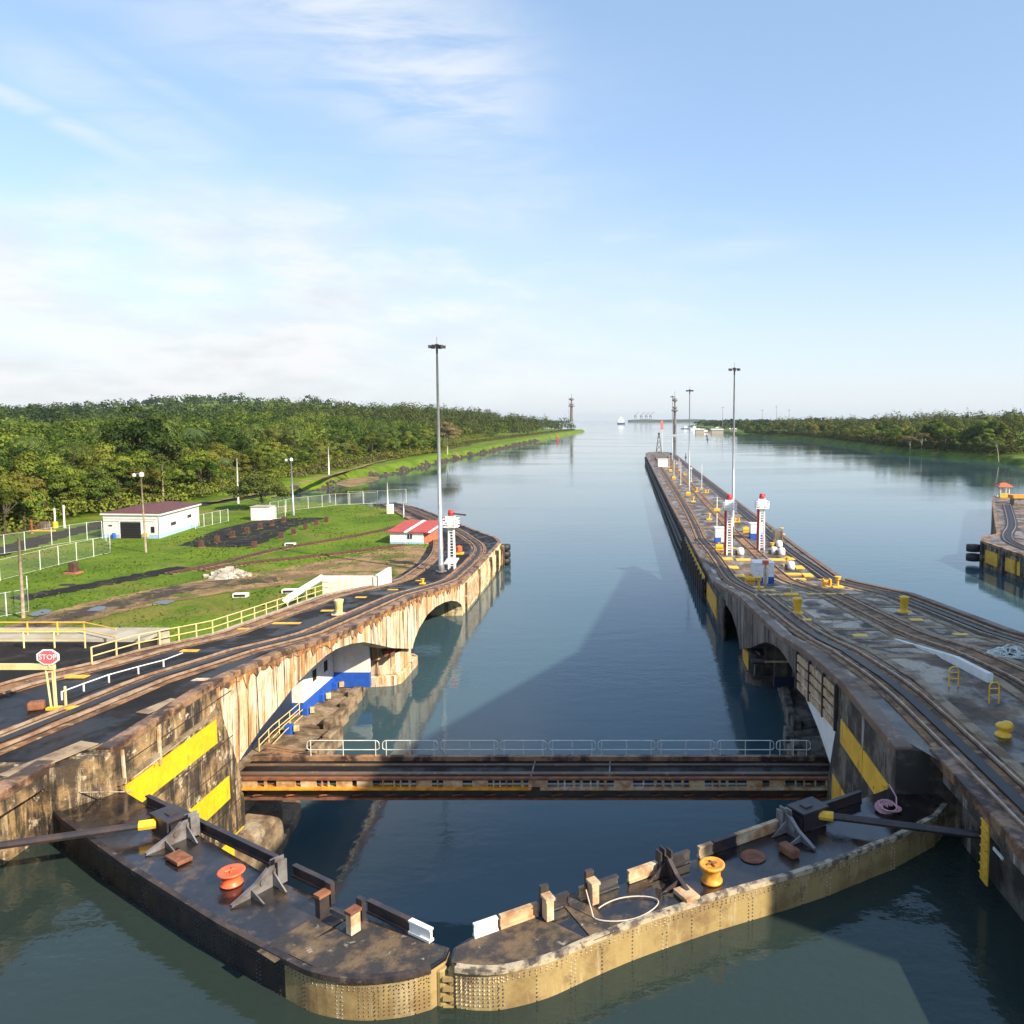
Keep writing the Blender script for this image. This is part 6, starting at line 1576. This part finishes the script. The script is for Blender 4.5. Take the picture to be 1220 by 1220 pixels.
EDGE = [(-136, 92), (-127, 120), (-119, 140), (-122, 156), (-126, 172), (-122, 192), (-120, 215), (-124, 240), (-131, 290), (-137, 345), (-140, 410), (-131, 480), (-129, 545), (-146, 610), (-165, 720), (-175, 860), (-172, 1000)]
EP = along(EDGE, 1.0); placed = []; NL = 0
for row, (dep, w_) in enumerate(((0, 6.5), (8, 7.5), (17, 8.5), (28, 9.5), (41, 10.5))):
    acc = 0.0; nxt = random.uniform(0, 4)
    for p, d in EP:
        acc += 1.0
        if acc < nxt: continue
        far_ = max(1.0, p.y / 330.0); nxt = acc + w_ * far_ * random.uniform(.75, 1.25)
        if NL >= 188 or (row > 2 and p.y > 420) or p.y > 900: continue
        n = Vector((-d.y, d.x, 0)); dd = dep * (.8 + .2 * far_) + random.uniform(-2, 2); x, y = p.x + n.x * dd, p.y + n.y * dd
        k = random.choice((0, 2, 3, 5, 5)) if row == 0 else random.choice((0, 0, 1, 2, 3, 4)); s = random.uniform(.55, .82) if row == 0 else random.uniform(.58, .92)
        put(k, x, y, onL(x, y) - .2, s * (.9 if y < 170 and row < 2 else 1.0)); NL += 1; placed.append((x, y))
# the named trees of the left bank
x, y = ray(165, 500)[0] * 225, 225; o = dup(PR[1], (x, y, onL(x, y)), 1.0, 'tallest emergent tree breaking the skyline of the left forest', 'x', 1.22); del o['group']
x, y = ray(533, 500)[0] * 470, 470; tb = tree_proto('broadleaf_tree', 'brownish half bare tree at the right end of the left forest, behind the tallest mast', 22, 9.0, 'round', 'leaf_brown', seed=21, trunk='trunk_pale', nb=34); x = ray(533, 540)[0] * 520; tb.location = (x, 520, onL(x, 520)); tb.rotation_euler = (0, 0, 1)
x, y, z = lw(312, 607); t_ = tree_proto('broadleaf_tree', 'small layered tree standing alone behind the plain white hut', 9.5, 6.0, 'round', 'leaf_dark', seed=22, size=.42, per=150, nb=46, bare=.18); t_.location = (x, y, onL(x, y))
pl = palm_proto('royal_palm', 'pale fronded palm rising out of the left forest above the service road', 17, 5, 5.2); x = ray(82, 500)[0] * 189; pl.location = (x, 189, onL(x, 189) - 1); pl.scale = (1.0,) * 3
x = ray(190, 500)[0] * 235; dup(pl, (x, 235, onL(x, 235)), 2, 'palm top on the skyline right of the tallest emergent tree', None, 1.25)
for i, (px, Yd) in enumerate(((262, 230), (410, 380), (380, 330))):
    x = ray(px, 500)[0] * Yd; dup(pl, (x, Yd, onL(x, Yd)), i, ('palm with drooping fronds at the forest edge behind the block posts', 'palm among dark trees just right of the short pale pole', 'palm low at the forest edge left of the short pale pole')[i], None, .62)
for i, (px, py, s) in enumerate(((6, 640, .62), (30, 634, .66), (55, 622, .70), (84, 615, .60), (112, 612, .55), (-14, 648, .7), (40, 616, .8))):
    x, y = at(px, py, LAWN); dup(PR[(0, 3, 2, 5, 3, 0, 0)[i]], (x, y, LAWN), i * 1.7, ('roadside tree at the left edge of the photo', 'broad roadside tree above the rusty standpipe', 'roadside tree behind the grey utility box', 'bushy roadside tree behind the two white posts', 'low bushy tree left of the white store house', 'roadside tree half cut by the left edge of the photo', 'taller roadside tree rising behind the grey utility box')[i], 'roadside trees', s)
for i, (px, Yd, hh_) in enumerate(((28, 205, 1.0), (118, 240, 1.1), (232, 260, 1.1), (300, 300, 1.15), (352, 345, 1.1), (452, 430, 1.2))):
    x = ray(px, 500)[0] * Yd; dup(pl, (x, Yd, onL(x, Yd)), i * .9, 'palm crown poking out of the left forest canopy, ' + ('at the left edge', 'left of the white store house', 'above the white store house', 'behind the lone layered tree', 'behind the floodlit lamp pole', 'left of the tallest mast')[i], None, hh_)
# right bank trees
NR = 0; RS = [p for p in RIGHT if 420 < p[1] < 1300]
RP = along(RS, 1.0)
for row, (dep, w_) in enumerate(((11, 11), (22, 12), (34, 13))):
    acc = 0.0; nxt = 0.0
    for p, d in RP:
        acc += 1.0
        if acc < nxt: continue
        nxt = acc + w_ * max(.8, p.y / 620.0) * random.uniform(.7, 1.3)
        if NR >= 92: continue
        n = Vector((d.y, -d.x, 0)); x, y = p.x + n.x * (dep + random.uniform(-3, 3)), p.y + n.y * dep
        if row == 0 and y < 600 and random.random() < .5: continue
        if y < 475 and x < 250: continue
        put(random.choice((0, 1, 2, 3, 4, 5) if row else (0, 2, 5, 3)), x, y, onR(x, y) - .2, random.uniform(.72, 1.1), LRF, GRF); NR += 1
tp = tree_proto('pale_trunk_tree', 'pale trunked tree with a thin brownish crown on the right shore', 13, 5.6, 'flat', 'leaf_brown', seed=31, trunk='trunk_pale', nb=22, bare=.45, per=60)
x = ray(1099, 500)[0] * 585; tp.location = (x, 585, onR(x, 585))
for i, (px, Yd, lab) in enumerate(((1085, 600, 'pale trunked tree in the right shore clump, left of the thin brownish one'), (1128, 590, 'pale trunked tree by the right grass bank, left of a pair'), (1135, 585, 'pale trunked tree by the right grass bank, right of a pair'), (1047, 690, 'pale trunked tree farther left on the right shore'))):
    x = ray(px, 500)[0] * Yd; o = dup(tp, (x, Yd, onR(x, Yd)), i * 1.3, lab, None, .9)
p2 = palm_proto('coconut_palm', 'leaning coconut palm at the water edge of the right bank', 11, 9, 4.6, lean=-2.2); x = ray(1191, 520)[0] * 462; p2.location = (x, 462, 2.6)
for i, (px, Yd, s, lab) in enumerate(((1168, 560, 1.7, 'tall palm in the right bank row, leftmost'), (1176, 575, 1.8, 'tall palm in the right bank row, second from the left'), (1205, 590, 1.9, 'tall palm in the right bank row, near the right edge'), (1122, 640, 1.5, 'palm crown above the pale trunked pair on the right bank'), (1096, 690, 1.5, 'palm crown behind the thin brownish tree on the right bank'), (1140, 650, 1.5, 'palm crown at the middle of the right forest'))):
    x = ray(px, 500)[0] * Yd; dup(pl, (x, Yd, onR(x, Yd)), i * 1.1, lab, None, s * .72)
for i, o in enumerate(bpy.data.objects):
    if o.parent is None and 'group' in o and o['group'] == 'x': del o['group']


# far woods that read as one mass
def wood(name, pts, hf, m, size, hgt_, rad, per, seed):
    rg = np.random.default_rng(seed); pts = np.array(pts); n = len(pts); Z = hf(pts[:, 0], pts[:, 1])
    V, F, Tn, b = [], [], [], 0
    Hh = hgt_ * rg.uniform(.6, 1.3, n); Rr = rad * rg.uniform(.7, 1.3, n)
    for i in range(n):
        dist = math.hypot(pts[i, 0], pts[i, 1]); sc_ = max(1.0, dist / 900.0); q = max(36, int(per / sc_ ** 1.3))
        d = rg.normal(size=(q, 3)); d[:, 2] = np.abs(d[:, 2]); d /= np.linalg.norm(d, axis=1, keepdims=True)
        lump = 1 + .22 * np.sin(d[:, 0] * 5 + i) * np.cos(d[:, 1] * 6 + 2 * i)
        C = np.stack([pts[i, 0] + d[:, 0] * Rr[i] * lump, pts[i, 1] + d[:, 1] * Rr[i] * lump, Z[i] + Hh[i] * (.30 + .70 * d[:, 2] * lump * rg.uniform(.85, 1, q))], 1)
        v, f, tn = leaf_quads(C, d, size * sc_ ** .8 * rg.uniform(.6, 1.3, q), np.clip(rg.uniform(-.1, 1.0) + rg.normal(0, .10, q), 0, 1), rg)
        V.append(v); F.append(f + b); Tn.append(tn); b += len(v)
    o = bpy.data.objects.new(name, mesh_np(name, np.concatenate(V), np.concatenate(F), np.concatenate(Tn), m)); COL.objects.link(o); return struct(o, 'stuff')


def scatter(x0, x1, y0, y1, n, seed, ok):
    rg = np.random.default_rng(seed); X = rg.uniform(x0, x1, n); Y = y0 + (y1 - y0) * rg.random(n) ** 1.5; k = ok(X, Y); return list(zip(X[k], Y[k]))


def okL(X, Y):
    d = sdf(X, Y, LEFT); a = X / Y; ed = np.interp(Y, [p[1] for p in EDGE], [p[0] for p in EDGE]); inset = np.where(Y < 420, 50, np.where(Y < 900, 24, 0))
    return (d > 26) & (a > -.86) & (a < .02) & ((X < ed - inset) | (Y > 960))


def okR(X, Y):
    d = sdf(X, Y, RIGHT); a = X / Y
    return (d > np.where(Y < 1300, 36, 14)) & (a < .58) & (a > .05)


wood('left_forest', scatter(-420, -110, 110, 1000, 950, 1, okL), hL, 'leaf', 1.15, 14.5, 8.2, 340, 1)
wood('left_point_forest', scatter(-420, -105, 900, 1800, 620, 7, okL), hL, 'leaf_dark', 1.7, 22, 8.5, 150, 3)
wood('hill_forest', scatter(-2400, -330, 800, 3400, 3000, 2, okL), hL, 'leaf_dark', 2.2, 16, 11, 120, 2)
wood('right_forest', scatter(200, 720, 430, 1500, 1500, 4, okR), hR, 'leaf_dark', 1.5, 18, 7.5, 170, 5)
wood('far_right_forest', scatter(180, 1400, 1300, 3600, 1100, 5, okR), hR, 'leaf_dark', 2.6, 17, 13, 110, 6)
# understorey at the forest edges
und = []
for p, d in along(EDGE, 2.2):
    n = Vector((-d.y, d.x, 0))
    for dd in (-2.5, 1.5, 6, 12, 19): und.append((p.x + n.x * (dd + random.uniform(-1.5, 1.5)), p.y + n.y * dd))
wood('undergrowth', und, hL, 'leaf', .55, 4.4, 2.8, 95, 8)
und = []
for p, d in RP[::3]:
    n = Vector((d.y, -d.x, 0))
    for dd in (7, 12, 18, 25): und.append((p.x + n.x * (dd + random.uniform(-2, 2)), p.y + n.y * dd))
und = [q for q in und if not (q[1] < 500 and q[0] < 262)]
wood('right_undergrowth', und, hR, 'leaf_dark', 1.0, 5.0, 3.6, 70, 9)
reed = []
for p, d in along([(-124, 300), (-128, 420), (-130, 560), (-140, 760), (-135, 1000), (-122, 1400), (-112, 1690)], 5):
    for k in range(2): reed.append((p.x - random.uniform(0, 10), p.y))
wood('tall_grass', reed, hL, 'leaf_reed', .9, 2.6, 3.2, 50, 10)
# rough tufts in the lawn
tx = rng.uniform(-100, -31, 26000); ty = rng.uniform(72, 215, 26000); k = (sdf(tx, ty, LEFT) > 2) & (tx / ty > -.84) & (vnoise(tx, ty, 7, 2) + rng.normal(0, .35, 26000) > .15) & ~((tx > -99) & (tx < -85) & (ty > 143) & (ty < 166))
tx, ty = tx[k], ty[k]; n_ = len(tx); C = np.stack([tx, ty, np.full(n_, LAWN + .05)], 1); Nn = np.stack([rng.normal(0, 1, n_), rng.normal(-.6, 1, n_), rng.uniform(.3, 1.2, n_)], 1); Nn /= np.linalg.norm(Nn, axis=1, keepdims=True)
v, f, tn = leaf_quads(C, Nn, rng.uniform(.14, .42, n_), np.clip(rng.normal(.45, .3, n_), 0, 1), rng)
o = bpy.data.objects.new('grass_tufts', mesh_np('grass_tufts', v, f, tn, 'leaf_bright')); COL.objects.link(o); struct(o, 'stuff')
# riprap on the left shore
m = MB(); rr = random.Random(9)
for p, d in along([q for q in LEFT if 212 < q[1] < 1000 and q[0] > -125], 1.15):
    for k in range(3):
        s = rr.uniform(.4, .9) * (1 + p.y / 900); x = p.x - rr.uniform(-.9, 1.3) * (1 if p.y > 240 else 0); y = p.y + (rr.uniform(-1, 1) if p.y > 240 else rr.uniform(-1, 1)); z = max(-.2, onL(x, y))
        M_ = Matrix.Rotation(rr.uniform(0, 3), 3, 'Z') @ Matrix.Rotation(rr.uniform(0, 3), 3, 'X'); k0 = [M_ @ Vector((sx * s * .6, sy * s * .5, sz * s * .4)) * rr.uniform(.7, 1.1) + Vector((x, y, z)) for sx in (-1, 1) for sy in (-1, 1) for sz in (-1, 1)]
        m.add(k0, [(0, 1, 3, 2), (4, 6, 7, 5), (0, 4, 5, 1), (2, 3, 7, 6), (0, 2, 6, 4), (1, 5, 7, 3)])
struct(m.build('shore_rocks', 'riprap'), 'stuff')
hz_ = MB().box(-6500, 6500, -420, 22100, -3.5, 150).build('haze', 'haze'); struct(hz_, 'stuff')
blotch('bare_bank', [(400, 577), (412, 571), (440, 568), (452, 570), (440, 575), (418, 580)], 3.9, 'dirt', .6)
